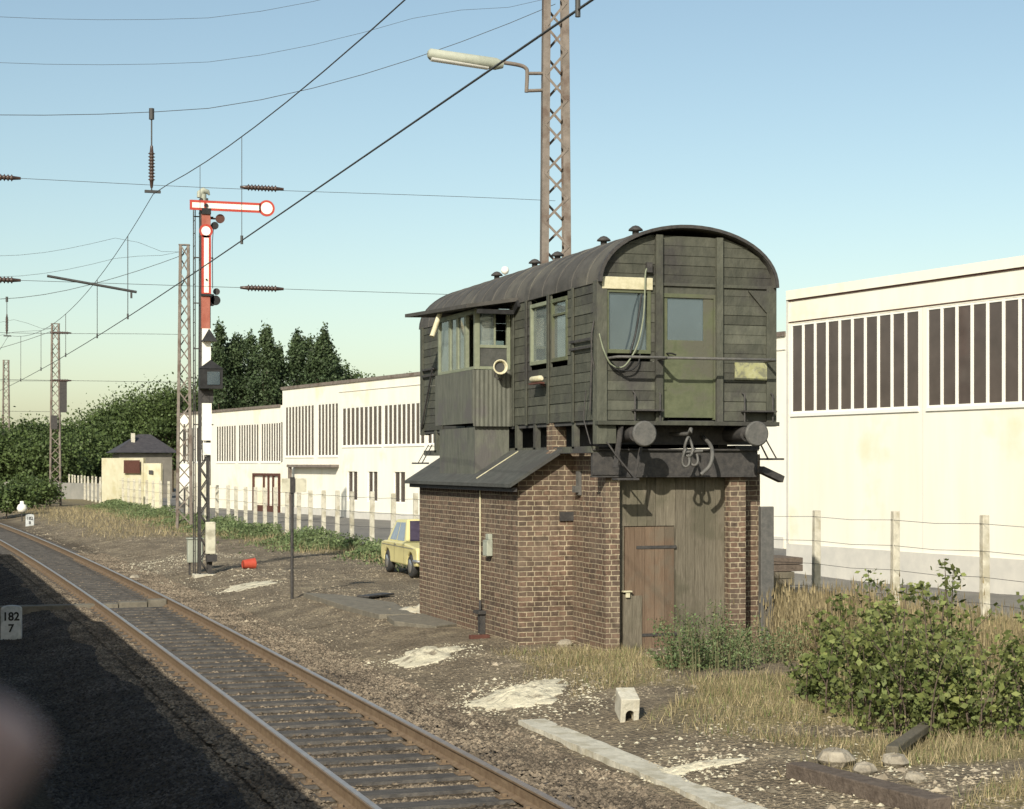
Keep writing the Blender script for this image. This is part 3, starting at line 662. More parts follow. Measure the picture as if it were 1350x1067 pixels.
def corr(pts, z0, z1, dz=.0):
    vs = [(x, y, z0+dz*((i//4) % 2)) for i, (x, y) in enumerate(pts)]+[(x, y, z1) for x, y in pts]; m_ = len(pts)
    back = [(x, y+.012, z) for x, y, z in vs]; q.add(vs+back, [(i, i+1, m_+i+1, m_+i) for i in range(m_-1)]+[(2*m_+i+1, 2*m_+i, 3*m_+i, 3*m_+i+1) for i in range(m_-1)], True)
corr([(x, BY0-.03+.006*math.sin((x-BX)/.076*6.283)) for x in [BX-.03+(XL-BX+.01)*i/72 for i in range(73)]], 3.45, bz-.01)
q.box(BX-.045, BX-.015, BY0-.02, BY1, 3.50, bz-.01)
q.box(BX+.0, XL-.03, BY1-.03, BY1-.002, 3.5, bz-.01)
q.build('corrugated_sheet', 'sheet', oriel)
q = MB(); q.box(BX+.02, XL-.04, BY0+.05, BY0+.08, 2.6, 3.46); q.box(BX+.02, BX+.05, BY0+.081, BY1-.05, 2.62, 3.44); q.box(BX+.051, XL-.04, BY1-.08, BY1-.05, 2.62, 3.44); q.build('lower_panel', 'sheet', oriel)
q = MB(); ax0 = 8.42
q.add([(ax0, 26.95, 5.36), (XL+.05, 26.9, 5.50), (XL+.05, 30.7, 5.52), (ax0, 30.7, 5.50), (ax0, 26.95, 5.42), (XL+.05, 26.9, 5.56), (XL+.05, 30.7, 5.58), (ax0, 30.7, 5.56)],
      [(0, 3, 2, 1), (4, 5, 6, 7), (0, 1, 5, 4), (1, 2, 6, 5), (2, 3, 7, 6), (3, 0, 4, 7)])
q.build('awning', 'roofing', oriel)
q = MB(); q.box(ax0+.2, XL, 26.99, 27.05, 5.28, 5.35); q.beam((XL-.02, 27.0, 5.34), (XL-.02, 26.8, 5.44), .1, .12)
q.build('awning_bracket', 'black', oriel)
pa, pb = Vector((BX-.1, 28.9, 5.45)), Vector((BX-.28, 28.8, 5.02)); q = MB(); q.cyl(pa, pb, .045, 10); q.build('hanging_tube', 'cream', oriel)
xh, yh = XatY(660, BY0-.32), BY0-.32; zh = ZV(484, xh, yh)
q = MB(Matrix.Translation((xh, yh, zh)) @ Matrix.Rotation(math.radians(90), 4, 'X') @ Matrix.Rotation(math.radians(-8), 4, 'Y')); q.lathe([(.0, -.30), (.05, -.28), (.06, -.2), (.095, -.08), (.11, -.02), (.125, .0), (.118, .008), (.10, .0), (.085, -.05), (.06, -.10), (.0, -.11)], n=24); hn = q.build('loudspeaker', 'cream', oriel)
q = MB(); q.cyl((xh, yh+.045, zh), (xh, yh+.05, zh), .083, 16); q.build('membrane', 'inside', hn); q = MB(); q.tube([(xh, yh+.28, zh-.05), (xh, yh+.3, zh-.15), (xh+.1, BY0-.04, zh-.2)], .018, 6); q.build('bracket', 'iron', hn)

# ================================================================ BRICK BASE
bb = thing('brick_building', (XC, 28, .05), 'brown brick base building with grey plank front and felted lean-to roof beneath the carriage', 'brick building')
PX0, PX1 = 9.55, XatY(817, 23.73); QX0, QX1 = XatY(962, 23.73), XatY(983, 23.73); YP = 23.73; YM = 25.08; YW = 30.57; X8 = 8.66
wl = MB(); zb = -.3
wl.box(PX0, PX1, YP, YP+.5, zb, 2.98)                     # left pier
wl.box(QX0, QX1, YP, YP+.5, zb, 2.98)
wl.box(PX0, PX0+.2, YP+.5, YM+.24, zb, 3.02)              # return
wl.prism([(X8, zb), (PX0-.002, zb), (PX0-.002, 3.08), (9.3, 3.08), (X8, 2.56)], YM, YM+.24)      # cheek wall of the lean-to
wl.box(X8, X8+.24, YM+.24, YW, zb, 2.54)                  # long side
wl.prism([(X8+.24, zb), (12.0, zb), (12.0, 3.0), (9.3, 3.0), (X8+.24, 2.6)], YW-.24, YW)
wl.box(11.99-.2, 12.08, YP+1.0, YW-.24, zb, 3.0)
wl.box(QX1+.002, XatY(1002, 24.15), 24.15, 24.4, zb, 2.98)
y1 = YatX(727, XL); wl.box(XL-.03, XL+.2, y1-.12, y1+.13, 3.03, 3.46)
bw = wl.build('wall', 'brick', bb)
q = MB(); q.prism([(8.46, 2.475), (8.46, 2.53), (9.30, 3.06), (9.30, 3.0)], 24.86, 30.85); lr = q.build('roof', 'feltroof', bb)
q = MB(); q.beam((8.56, YatX(628, 8.56), 2.60), (9.25, YatX(683, 9.25), 3.037), .026, .012); q.build('white_cable', 'cream', lr)
q = MB(); q.box(8.52, 8.6, 24.95, 30.75, 2.41, 2.473); q.build('eave_board', 'iron', lr)
# plank front
q = MB(); x = PX1+.003; yk = YP+.16; i = 0; DD0, DD1 = XatY(823, yk), XatY(888, yk); ddz0, ddz1 = ZV(858, DD0, yk), ZV(695, DD0, yk)
while x < QX0-.01:
    w_ = random.uniform(.13, .19); x2 = min(QX0-.003, x+w_)
    z0 = .0 if not (x2 > DD0 and x < DD1) else ddz1+.012
    if z0 > .1:
        xa = max(x, PX1); q.box(xa, x2-.006, yk-random.uniform(.0, .008), yk+.03, z0, 2.66)
        if x < DD0-.01: q.box(x, DD0-.008, yk-.004, yk+.03, .0, z0-.002)
        if x2 > DD1+.01: q.box(DD1+.008, x2-.006, yk-.004, yk+.03, .0, z0-.002)
    else: q.box(x, x2-.006, yk-random.uniform(.0, .008), yk+.03, z0, 2.66)
    x = x2
q.build('plank_front', 'greywood', bb)
q = MB(); x = DD0; 
for k in range(5):
    x2 = DD0+(DD1-DD0)*(k+1)/5; q.box(x, x2-.005, yk-.03, yk-.002, ddz0, ddz1); x = x2
dr = q.build('door', 'brownwood', bb)
q = MB()
for v in (722, 838):
    z = ZV(v, DD0, yk); q.box(DD0+.18, DD1+.03, yk-.042, yk-.031, z-.022, z+.022)
q.build('hinge', 'iron', dr)
q = MB(); z = ZV(783, DD0, yk); q.box(DD0-.04, DD0+.10, yk-.06, yk-.031, ddz0-.01, z); q.box(DD0+.104, DD0+.26, yk-.055, yk-.031, ddz0, z-.03); q.build('patch_board', 'greywood', dr)
q = MB(); q.box(DD0-.06, DD0+.08, yk-.12, yk-.031, z+.03, z+.05); q.box(DD0-.01, DD0+.05, yk-.1, yk-.062, z-.05, z+.029); q.build('latch', 'cream', dr)
# carrying beams under the carriage end
q = MB(); xa, xb = 9.30, 11.98; q.box(xa, xb, YE+.25, YE+.29, 2.66, 3.03); q.box(xa, xb, YE+.20, YE+.40, 3.03, 3.055); q.box(xa, xb, YE+.22, YE+.322, 2.635, 2.66)
q.box(xa, xa+.45, YE+.205, YE+.248, 2.67, 3.0)
q.build('support_beam', 'iron', bb, bevel=.003)
q = MB(); q.box(9.25, 9.5, YE+.21, YB-.3, 2.99, 3.0+.0)
q.box(11.7, 12.1, YE+.42, 24.6, 3.056, 3.11); q.beam((11.95, YE+.1, 2.75), (12.35, YE+.2, 2.6), .12, .1); q.build('sill_plate', 'iron', bb)
q = MB(); q.box(PX1+.01, QX0-.01, YE+.34, 24.1, 2.662, 2.75); q.build('lintel', 'iron', bb)
# conduit, switch box, hydrant post, hook, iron bracket
yp_ = YatX(633, X8-.02); q = MB(); q.tube([(X8-.02, yp_, 2.5), (X8-.02, yp_, .62)], .013, 8); q.build('conduit', 'cream', bb)
yp2 = YatX(643, X8-.05); q = MB(); q.box(X8-.1, X8-.002, yp2-.11, yp2+.11, ZV(733, X8, yp2), ZV(712, X8, yp2)); q.box(X8-.07, X8-.002, yp2-.1, yp2+.06, ZV(712, X8, yp2), ZV(704, X8, yp2)); q.build('switch_box', 'box', bb, bevel=.01)
q = MB(); q.box(X8-.09, X8-.002, yp_-.22, yp_-.1, .0, .42); q.box(X8-.13, X8-.002, yp_-.26, yp_+.03, .42, .47); q.tube([(X8-.02, yp_, .62), (X8-.05, yp_-.1, .47)], .02, 6); q.build('cable_cover', 'iron', bb)
q = MB(); q.box(XatY(738, YM-.02), XatY(761, YM-.02)-.02, YM-.035, YM-.002, ZV(687, 9.3, YM), ZV(675, 9.3, YM)); q.build('air_brick', 'iron', bb)
q = MB(); q.box(XatY(756, YM-.9), XatY(761, YM-.9), YM-.95, YM-.80, 2.35, 2.72) if 0 else q.box(9.50, 9.548, 24.7, 24.82, 2.36, 2.72); q.box(9.44, 9.50, 24.7, 24.82, 2.40, 2.50); q.build('iron_hook', 'greyiron', bb)

# ================================================================ HALLS
def hallframe(ox, oy, ang):
    e = Vector((math.sin(ang), -math.cos(ang), 0)); n = Vector((-math.cos(ang), -math.sin(ang), 0))  # e: towards camera, n: outward to the tracks
    T = Matrix(((e.x, n.x, 0, ox), (e.y, n.y, 0, oy), (0, 0, 1, 0), (0, 0, 0, 1))); return T
def aat(T, u, b=0):
    k = (u-675)/F; p = T @ Vector((0, b, 0)); e = (T.to_3x3() @ Vector((1, 0, 0)))
    return -((CS*p.x-SN*p.y)-k*(SN*p.x+CS*p.y))/((CS*e.x-SN*e.y)-k*(SN*e.x+CS*e.y))
def hz(T, a, v, b=0): p = T @ Vector((a, b, 0)); return ZV(v, p.x, p.y)
def facade(root, T, a0, a1, ztop, groups, small=(), depth=14, wallm='white'):
    """groups: (a0,a1,z0,z1,panes); small: (a0,a1,z0,z1)"""
    ops = sorted([(g[0], g[1], g[2], g[3]) for g in groups]+list(small)); cuts = sorted({a0, a1, *[o[0] for o in ops], *[o[1] for o in ops]})
    q = MB(T)
    for c0, c1 in zip(cuts, cuts[1:]):
        m_ = (c0+c1)/2; hs = sorted([(o[2], o[3]) for o in ops if o[0] < m_ < o[1]]); z = -.3
        for b_, t_ in hs: q.box(c0, c1, -.35, 0, z, b_); z = t_
        q.box(c0, c1, -.35, 0, z, ztop)
    q.box(a0, a0+.3, -depth, -.351, -.3, ztop); q.box(a1-.3, a1, -depth, -.351, -.3, ztop); q.box(a0, a1, -depth-.3, -depth-.001, -.3, ztop)
    q.build('wall', wallm, root)
    q = MB(T); q.box(a0+.301, a1-.301, -depth, -.352, ztop-.4, ztop-.15); q.build('roof', 'feltroof', root)
    q = MB(T); q.box(a0+.301, a1-.301, -2.6, -2.5, -.2, ztop-.5); q.build('inner_wall', 'inside', root)
    for g in groups:
        f = MB(T); x0, x1, z0, z1, n = g; mw = .04 if n == 10 else (x1-x0)/n*.125; f.box(x0, x1, -.052, .04, z0-.08, z0-.001)
        for i in range(n+1):
            x = x0+(x1-x0)*i/n; f.box(max(x0, x-mw), min(x1, x+mw), -.045, -.004, z0, z1)
        f.box(x0, x1, -.05, -.008, z1-.05, z1-.001); f.box(x0, x1, -.05, -.008, z0+.001, z0+.05)
        w_ = f.build('window', 'whitetrim', root); p = MB(T); p.box(x0, x1, -.032, -.026, z0, z1); p.build('pane', 'hallglass', w_)
    for (x0, x1, z0, z1) in small:
        f = MB(T); m_ = (x0+x1)/2
        for xa, xb in ((x0, x0+.06), (m_-.03, m_+.03), (x1-.06, x1)): f.box(xa, xb, -.1, -.03, z0, z1)
        f.box(x0+.061, m_-.031, -.1, -.03, z0, z0+.06); f.box(m_+.031, x1-.061, -.1, -.03, z0, z0+.06)
        w_ = f.build('window', 'whitetrim', root); p = MB(T); p.box(x0, x1, -.08, -.075, z0, z1); p.build('pane', 'hallglass', w_)
T1 = hallframe(20.64, 39.1, math.radians(8)); aA = lambda u: aat(T1, u)
h1 = thing('industrial_hall', (24, 32, 0), 'nearest white hall at the right edge with tall dark windows and grey plinth', 'hall')
g1 = (aA(1043), aA(1212), 4.09, 6.32, 10)
pw = (aA(1212)-aA(1043))/10
g2 = (aA(1222), aA(1222)+pw*10, 4.09, 6.32, 10); g3 = (g2[1]+.5, g2[1]+.5+pw*10, 4.09, 6.32, 10)
facade(h1, T1, 0, g3[1]+2, 7.12, [g1, g2, g3], depth=8)
q = MB(T1); q.box(.01, g3[1]+1.9, .002, .06, 6.93, 7.16); q.build('fascia', 'white', h1)
q = MB(T1); q.box(.01, g3[1]+1.9, .002, .022, 6.36, 6.38); q.box(.01, g3[1]+1.9, .002, .03, 6.895, 6.925); q.build('joint_strip', 'brownsign', h1)
q = MB(T1); q.box(.01, g3[1]+1.9, .002, .05, -.3, .84); q.build('plinth', 'offwhite', h1)
for k in range(4):
    q = MB(T1); q.box(g1[1]+.12+k*5.2, g1[1]+.135+k*5.2, .002, .006, .85, 6.35); q.build('wall_joint', 'offwhite', h1)
q = MB(T1); q.box(-.02, .06, .003, .03, .85, 7.0); q.build('corner_strip', 'offwhite', h1)
T2 = hallframe(19.5, 97.1, math.radians(9)); aB = lambda u: aat(T2, u)
h2 = thing('industrial_hall', (26, 80, 0), 'middle white hall left of the carriage with canopy and three small low windows', 'hall')
a447 = aB(447)
gr_ = [(aB(376), aB(414), 3.25, 6.05, 9), (aB(419), aB(446), 3.25, 6.05, 6), (aB(451), aB(503.5), 3.75, 5.75, 9), (aB(506), aB(560), 3.75, 5.75, 9)]
aw = aB(560)+.3
while aw+5 < aB(1036)-.2:
    gr_.append((aw, aw+4.6, 3.75, 5.75, 9)); aw += 5
sm_ = [(aB(458), aB(471), .95, 2.45), (aB(484.5), aB(497.5), .95, 2.45), (aB(519), aB(534), .95, 2.45)]
facade(h2, T2, 0, aB(1034)+1, 7.1, gr_, sm_, depth=12)
q = MB(T2); q.box(-.1, aB(1036), .002, .07, 7.0, 7.16); q.build('roof_edge', 'mast', h2)
q = MB(T2); q.box(a447, aB(1036), .002, .03, 6.55, 6.58); q.build('joint_strip', 'offwhite', h2)
q = MB(T2); q.box(aB(388), a447, .002, .45, 2.66, 2.80); q.box(aB(389), aB(389)+.16, .25, .42, -.2, 2.66); q.build('canopy', 'mast', h2)
q = MB(T2); q.box(.01, aB(1034), .002, .05, -.3, .45); q.build('plinth', 'offwhite', h2)
h3 = thing('industrial_hall', (16, 108, 0), 'lowest white hall beyond the signal with pale ribbed windows and a brown gate', 'hall')
T3 = hallframe(19.5-.15*.3, 97.1+.3, math.radians(9)); aC = lambda u: aat(T3, u)
facade(h3, T3, aC(234), -.0, 6.15, [(aC(240), aC(278), 2.95, 5.2, 12), (aC(285), aC(311), 2.95, 5.2, 8), (aC(314), aC(341), 2.95, 5.2, 8), (aC(344), aC(370), 2.95, 5.2, 8)], depth=12)
q = MB(T3); q.box(aC(234), 0, .002, .07, 6.05, 6.2); q.build('roof_edge', 'mast', h3)
q = MB(T3); x0, x1 = aC(335), aC(370); q.box(x0, x1, .02, .12, 2.16, 2.3); q.box(x0, x0+.14, .02, .12, -.2, 2.16); q.box(x1-.14, x1, .02, .12, -.2, 2.16)
for i in (1.6, 2.3, 3.0): q.box(x0+(x1-x0)*i/4, x0+(x1-x0)*i/4+.12, .03, .11, .45, 2.16)
q.box(x0+.14, x1-.14, .03, .11, -.2, .45); q.build('gate', 'brownsign', h3)

# ================================================================ FENCE
def fence(y0, y1, label, name='concrete_post_fence', sp=2.35):
    pts = []; y = y0
    while y < y1:
        pts.append((fencex(y), y)); dx = (fencex(y+1)-fencex(y)); y += (sp if sp > 2 or y < 72 else 2.9)/math.sqrt(1+dx*dx)
    rt = thing(name, (pts[0][0], pts[0][1], 0), label, 'fence')
    for i, (x, y) in enumerate(pts):
        q = MB(); z0 = hgt(x, y); lean = random.uniform(-.03, .03); a = random.uniform(-.02, .03); w0 = .15
        tp = 1.95+random.uniform(-.04, .03)
        q.beam((x, y, z0-.3), (x+lean, y+a, tp), w0, .13, w2=.13, h2=.11); q.build('post', 'concrete', rt, bevel=.012)
    for hh in (.35, .8, 1.25, 1.72):
        q = MB(); P = []
        for (x, y), (x2, y2) in zip(pts, pts[1:]):
            P += [(x-.07, y, hh+.08), ((x+x2)/2-.07, (y+y2)/2, hh+.05)]
        P.append((pts[-1][0]-.07, pts[-1][1], hh+.08)); q.tube(P, .0045 if y0 < 30 else .006, 4); q.build('wire', 'wire', rt)
    return rt
fence(YatX(1270, 17.1)-2.35*4, 34.5, 'near fence of pale concrete posts and thin wires before the right hall')
fence(38.0, 165, 'long fence of pale concrete posts leading away on the left behind the signal', sp=1.68)

# ================================================================ MASTS
def lattice(name, loc, h, wb, wt, label, rz, cw=.11, dp=.30, pan=.62):
    rt = thing(name, (0, 0, 0), label, 'mast', 'lattice masts along the line'); rt.location = loc; rt.rotation_euler.z = rz
    q = MB(); zb = -.4
    for s in (-1, 1):
        a, c = s*wb/2, s*wt/2
        q.beam((a, 0, zb), (c, 0, h), .014, dp, up=(0, 1, 0), h2=dp*.8)
        for t in (-1, 1): q.beam((a-s*cw/2, t*dp/2, zb), (c-s*cw/2, t*dp*.4, h), cw, .014, up=(0, 1, 0))
    q.build('channel', 'mast', rt)
    q = MB(); z = .3; k = 0
    while z < h-.3:
        wz = lambda zz: (wb+(wt-wb)*zz/h)/2-.05
        dz = min(pan, h-z)
        for t in (-1, 1):
            s = 1 if ((k+(t > 0)) % 2) else -1
            q.beam((-s*wz(z), t*(dp/2-.0)*(1-.2*z/h)+t*.012, z), (s*wz(z+dz), t*(dp/2)*(1-.2*z/h)+t*.012, z+dz), .05, .012, up=(0, 1, 0))
        z += dz; k += 1
    q.build('lacing', 'mast', rt)
    q = MB(); q.box(-wt/2-.02, wt/2+.02, -dp/2, dp/2, h-.02, h+.02); q.build('cap', 'mast', rt)
    return rt
m1p = (12.45, 33.7); rzm = math.radians(-12)
m1 = lattice('lattice_mast', (m1p[0], m1p[1], 0), 13.1, .72, .50, 'tall brown lattice mast with a street lamp arm rising behind the carriage roof', rzm, cw=.14, dp=.34, pan=.5)
mp = [PD(243, 73), PD(73, 114), PD(8, 154)]
lattice('lattice_mast', (mp[0][0], mp[0][1], 0), 12.0, .70, .42, 'brown lattice mast just left of the semaphore signal', rzm)
lattice('lattice_mast', (mp[1][0], mp[1][1], 0), 12.0, .78, .52, 'distant lattice mast with switchgear, second from the left edge', rzm)
lattice('lattice_mast', (mp[2][0], mp[2][1], 0), 12.0, .78, .52, 'farthest lattice mast at the left edge of the picture', rzm)
# lamp arm on mast 1
la = thing('street_lamp', (m1p[0], m1p[1], 10.5), 'long grey tube lamp on a bent arm fixed to the tall lattice mast', 'street lamp')
def PM(u, v): x = XatY(u, m1p[1]); return Vector((x, m1p[1], ZV(v, x, m1p[1])))
q = MB(); p = [PM(721, 97), PM(695, 97)]; q.cyl(*p, .035, 8); q.cyl(PM(721, 119), PM(695, 120), .035, 8)
q.tube(smooth([PM(694, 122), PM(695, 97), PM(693, 90), PM(684, 86), PM(660, 82)]), .042, 8); q.build('arm', 'mast', la)
q = MB(); a, b_ = PM(564, 71), PM(663, 86); q.tube([a, a+(b_-a)*.03, a+(b_-a)*.9, b_], [.06, .115, .125, .07], 12); o = q.build('lamp_head', 'box', la)
q = MB(); dn = Vector((0, 0, -.06)); q.tube([a+(b_-a)*.04+dn, a+(b_-a)*.8+dn], .085, 10); q.build('diffuser', 'lampglass', o)
# switch gear on mast 3
q3 = thing('switchgear', (mp[1][0]+.3, mp[1][1], 5), 'dark switchgear boxes clamped to the distant lattice mast', 'switchgear')
q = MB(); x, y = mp[1]; q.box(x+.25, x+.7, y-.4, y-.2, 6.2, 8.3); q.box(x-.3, x+.1, y-.4, y-.2, 5.1, 6.0); q.build('cabinet', 'iron', q3)

# ================================================================ OVERHEAD LINE
def insulator(mb, c, d, L_=.8, r=.07):
    c = Vector(c); d = Vector(d).normalized(); pts = []; rs = []
    n = 9
    for i in range(n):
        t = (i/(n-1)-.5)*L_*.62
        for dt, rr in ((-.02, r*.55), (0, r), (.02, r*.55)): pts.append(c+d*(t+dt)); rs.append(rr)
    mb.tube([c-d*L_/2]+pts+[c+d*L_/2], [.025]+rs+[.025], 8)
def crossspan(xm, y, ztop, label, xl=-14, k=1.0, rw=.0065):
    rt = thing('cross_span', (xm, y, ztop), label, 'overhead wires')
    xt = 4.34+tx(y); w_ = MB(); n = 14
    zC = lambda x: 9.55*k+.115*max(0, x-xt)**1.45*((ztop-9.55*k)/(.115*max(.1, xm-xt)**1.45)) if x > xt else 9.55*k-.12*(xt-x)+.012*(xt-x)**2
    P = lambda f, r: w_.tube([(x, y, f(x)) for x in [xm+(xl-xm)*i/26 for i in range(27)]], r, 5)
    P(zC, rw); P(lambda x: zC(x)+.75+.02*(xm-x)-.6*ss(xm-3, xm, x), rw*.6); P(lambda x: zC(x)+1.6+.02*(xm-x)-1.5*ss(xm-3, xm, x), rw*.6)
    P(lambda x: 8.15+.10*ss(xt, xm, x), rw*.75); P(lambda x: 6.25, rw*.75)
    w_.build('wire', 'wire', rt)
    for x, z, d in ((xt+2.05, 8.2, (1, 0, 0)), (xt+2.05, 6.25, (1, 0, 0)), (xt-2.9, 8.15, (1, 0, 0)), (xt-2.9, 6.25, (1, 0, 0)), (xt-.07, zC(xt)-1.05, (0, 0, 1))):
        q = MB(); insulator(q, (x, y, z), d, .85 if d[0] else .8); q.build('insulator', 'porcelain', rt)
    q = MB(); q.cyl((xt-.07, y, zC(xt)), (xt-.07, y, 8.0), .014, 6); q.tube([(xt-.07, y, zC(xt)+.06), (xt-.07, y, zC(xt)-.15)], .05, 8); q.box(xt-.2, xt+.1, y-.03, y+.03, 8.0, 8.05); q.build('hanger', 'wire', rt)
    q = MB(); q.tube([(xt-2.0, y, 6.35), (xt-.35, y, 6.1)], .025, 8); q.cyl((xt-.45, y, 6.12), (xt-.45, y, 5.98), .02, 6); q.build('registration_arm', 'wire', rt)
    return rt
crossspan(m1p[0], m1p[1], 12.3, 'nearest set of cross wires with brown insulators strung from the tall mast')
crossspan(mp[0][0], mp[0][1], 11.6, 'second set of cross wires strung from the mast beside the signal', rw=.012)
crossspan(mp[1][0], mp[1][1], 11.6, 'distant cross wires strung from the third mast along the line', rw=.016)
# longitudinal catenary over the near track
def catenary(xoff, label, y0=-6, r=.011):
    rt = thing('overhead_line', (4.34+xoff, 10, 6), label, 'overhead line'); sup = [-8, m1p[1], mp[0][1], mp[1][1], mp[2][1], 205]
    X = lambda y: 4.34+xoff+tx(y)
    q = MB(); q.tube([(X(y), y, 5.98) for y in np.arange(-8, 205, 4.2)], r, 6); q.build('contact_wire', 'wire', rt)
    def zm(y):
        for a, b_ in zip(sup, sup[1:]):
            if a <= y <= b_: t = (y-a)/(b_-a); return 8.05-3.6*t*(1-t)*.98
        return 8
    q = MB(); q.tube([(X(y), y, zm(y)) for y in np.arange(-8, 205, 2.1)], r*.8, 6); q.build('messenger_wire', 'wire', rt)
    for y in (11.3, 24.5, 28.3, 38, 44, 52, 60, 68, 80, 90, 102):
        q = MB(); q.cyl((X(y), y, zm(y)), (X(y), y, 5.98), .005 if y < 30 else .009, 5); q.cyl((X(y), y, 6.05), (X(y), y, 5.93), .02, 6); q.build('dropper', 'wire', rt)
catenary(0, 'nearest catenary and contact wire hanging above the sunlit track', r=.0095)
catenary(-5.6, 'catenary and contact wire above the shaded track further left')

# ================================================================ SEMAPHORE SIGNAL
sx, sy, sz = G(266, 762); sg = thing('semaphore_signal', (sx, sy, sz), 'tall two-armed semaphore signal with red and white arms, lamps and boxes', 'signal')
dS = dep(sx, sy); sc_ = F/dS
def PS(u, v, off=0): return Vector((sx+(u-266)/sc_/CS*.97, sy+off, H-(v-HZ)/sc_))
def rect(mb, u0, u1, v0, v1, o0, o1): a = PS(u0, v1, o0); c = PS(u1, v0, o1); mb.box(a.x, c.x, min(a.y, c.y), max(a.y, c.y), a.z, c.z)
q = MB()
for s in (-1, 1):
    for t in (-1, 1): q.beam((sx+s*.12+.05, sy+t*.12, sz-.2), (sx+s*.075+.05, sy+t*.09, PS(0, 262).z), .05, .05)
z = sz+.1; k = 0
while z < PS(0, 270).z:
    for t in (-1, 1):
        s = 1 if k % 2 else -1; q.beam((sx+.05-s*.1, sy+t*.13, z), (sx+.05+s*.1, sy+t*.13, z+.3), .03, .01, up=(0, 1, 0))
    z += .3; k += 1
q.build('mast', 'iron', sg)
q = MB(); xl = sx-.17
q.tube([(xl, sy, sz), (xl, sy, PS(0, 275).z)], .014, 6); q.tube([(xl-.0, sy+.3, sz), (xl, sy+.3, PS(0, 275).z)], .014, 6)
z = sz+.3
while z < PS(0, 280).z: q.cyl((xl, sy, z), (xl, sy+.3, z), .01, 5); z += .33
for v in (286, 340, 400, 460, 560): q.beam((xl-.04, sy, PS(0, v).z), (sx+.3, sy, PS(0, v).z), .02, .03)
q.build('ladder', 'iron', sg)
q = MB(); a = PS(268, 256); q.tube([a+Vector((-.1, 0, -.1)), a+Vector((-.08, 0, .02)), a+Vector((0, 0, .09)), a+Vector((.12, 0, .06)), a+Vector((.16, 0, -.02))], [.07, .09, .09, .06, .02], 12); q.cyl(a+Vector((0, 0, -.4)), a, .08, 12); q.build('cap', 'box', sg)
def arm(pts_red, pts_white, cu_, cv, r, name, lab=None):
    q = MB(); rect(q, *pts_red, -.24, -.215); c = PS(cu_, cv, -.215); q.cyl(c, c+Vector((0, -.025, 0)), r/sc_, 28); o = q.build(name, 'red', sg)
    q = MB()
    for w_ in pts_white: rect(q, *w_, -.246, -.2405)
    c = PS(cu_, cv, -.2405); q.cyl(c, c+Vector((0, -.006, 0)), (r-3)/sc_, 28); q.build('white_field', 'sigwhite', o)
arm((249, 340, 266, 279), [(252, 267, 269.3, 276), (270, 338, 269.3, 276)], 348, 272.5, 10.8, 'signal_arm')
arm((264, 276, 312, 390), [(267, 273, 315, 387)], 269.5, 306, 9, 'signal_arm')
q = MB(); rect(q, 264.5, 275.5, 276, 300, -.21, -.14); rect(q, 264, 275, 391, 434, -.21, -.14); q.build('mast_shield', 'sigred2', sg)
q = MB(); rect(q, 265, 276, 434, 484, -.21, -.14); rect(q, 265, 277, 532, 581, -.21, -.14); rect(q, 266, 276, 584, 600, -.21, -.14); q.build('mast_shield', 'sigwhite', sg)
q = MB(); rect(q, 264, 276, 276, 284, -.25, -.22); rect(q, 263, 277, 388.5, 391.5, -.25, -.215); c = PS(269.6, 272.5, -.25); q.cyl(c, c+Vector((0, -.03, 0)), .05, 12); c = PS(270, 370, -.25); q.cyl(c, c+Vector((0, -.03, 0)), .025, 10); q.build('pivot', 'black', sg)
for (u, v, r) in ((289, 288, 6), (282, 297.5, 5), (283, 396, 6.5)):
    q = MB(); c = PS(u, v, -.05); q.cyl(c, c+Vector((0, -.05, 0)), r/sc_, 18); rect(q, 272, u, v-1, v+1, -.05, 0); q.build('signal_spectacle', 'brownsign' if v < 290 else 'black', sg)
q = MB(); rect(q, 276, 281, 388, 403, -.1, .1); c = PS(285, 384, .02); q.cyl(c, c+Vector((0, -.02, 0)), .09, 14); q.build('signal_lamp', 'iron', sg)
q = MB(); q.tube([PS(281, 300, 0), PS(279.5, 320, 0), PS(280, 380, 0)], .01, 5); q.tube([PS(277, 280, .02), PS(277, 640, .02)], .012, 5); q.build('pull_rod', 'iron', sg)
def hood(u0, u1, v0, v1, vb):
    q = MB(); a, c = PS(u0, v1, -.40), PS(u1, v1, -.10); ap = PS((u0+u1)/2, v0, -.25)
    vs = [(a.x, a.y, a.z), (c.x, a.y, a.z), (c.x, c.y, a.z), (a.x, c.y, a.z), (ap.x, ap.y, ap.z)]; q.add(vs, [(0, 3, 2, 1), (0, 1, 4), (1, 2, 4), (2, 3, 4), (3, 0, 4)])
    if vb > v1:
        e = .02; b_ = PS(0, vb).z; q.box(a.x+e, c.x-e, a.y+.02, c.y, b_, a.z-.001)
    return q.build('lantern', 'black', sg)
hood(264, 283, 434, 451, 0)
ln_ = hood(260, 291, 475, 487, 513); q = MB(); rect(q, 270, 286, 491, 508, -.40, -.385); q.build('lantern_glass', 'glass', ln_)
q = MB(); rect(q, 264, 280, 514, 531, -.12, .1); q.build('lantern_base', 'iron', sg)
q = MB(); rect(q, 269, 281, 688, 730, -.36, -.16); q.build('instrument_box', 'creambox', sg, bevel=.02); q = MB(); rect(q, 270, 283, 731, 740, -.34, -.12); rect(q, 262, 264, 640, 760, -.16, -.12); rect(q, 275, 278, 740, 762, -.2, -.1); q.build('drive_gear', 'iron', sg)
q = MB(); q.box(sx-.22, sx+.34, sy-.25, sy+.25, sz-.15, sz+.05); q.build('foundation', 'concrete', sg, bevel=.02)
jx, jy, jz = G(257, 758); jb = thing('junction_box', (jx, jy, jz), 'grey green electrical box on two short legs at the foot of the signal', 'electrical box')
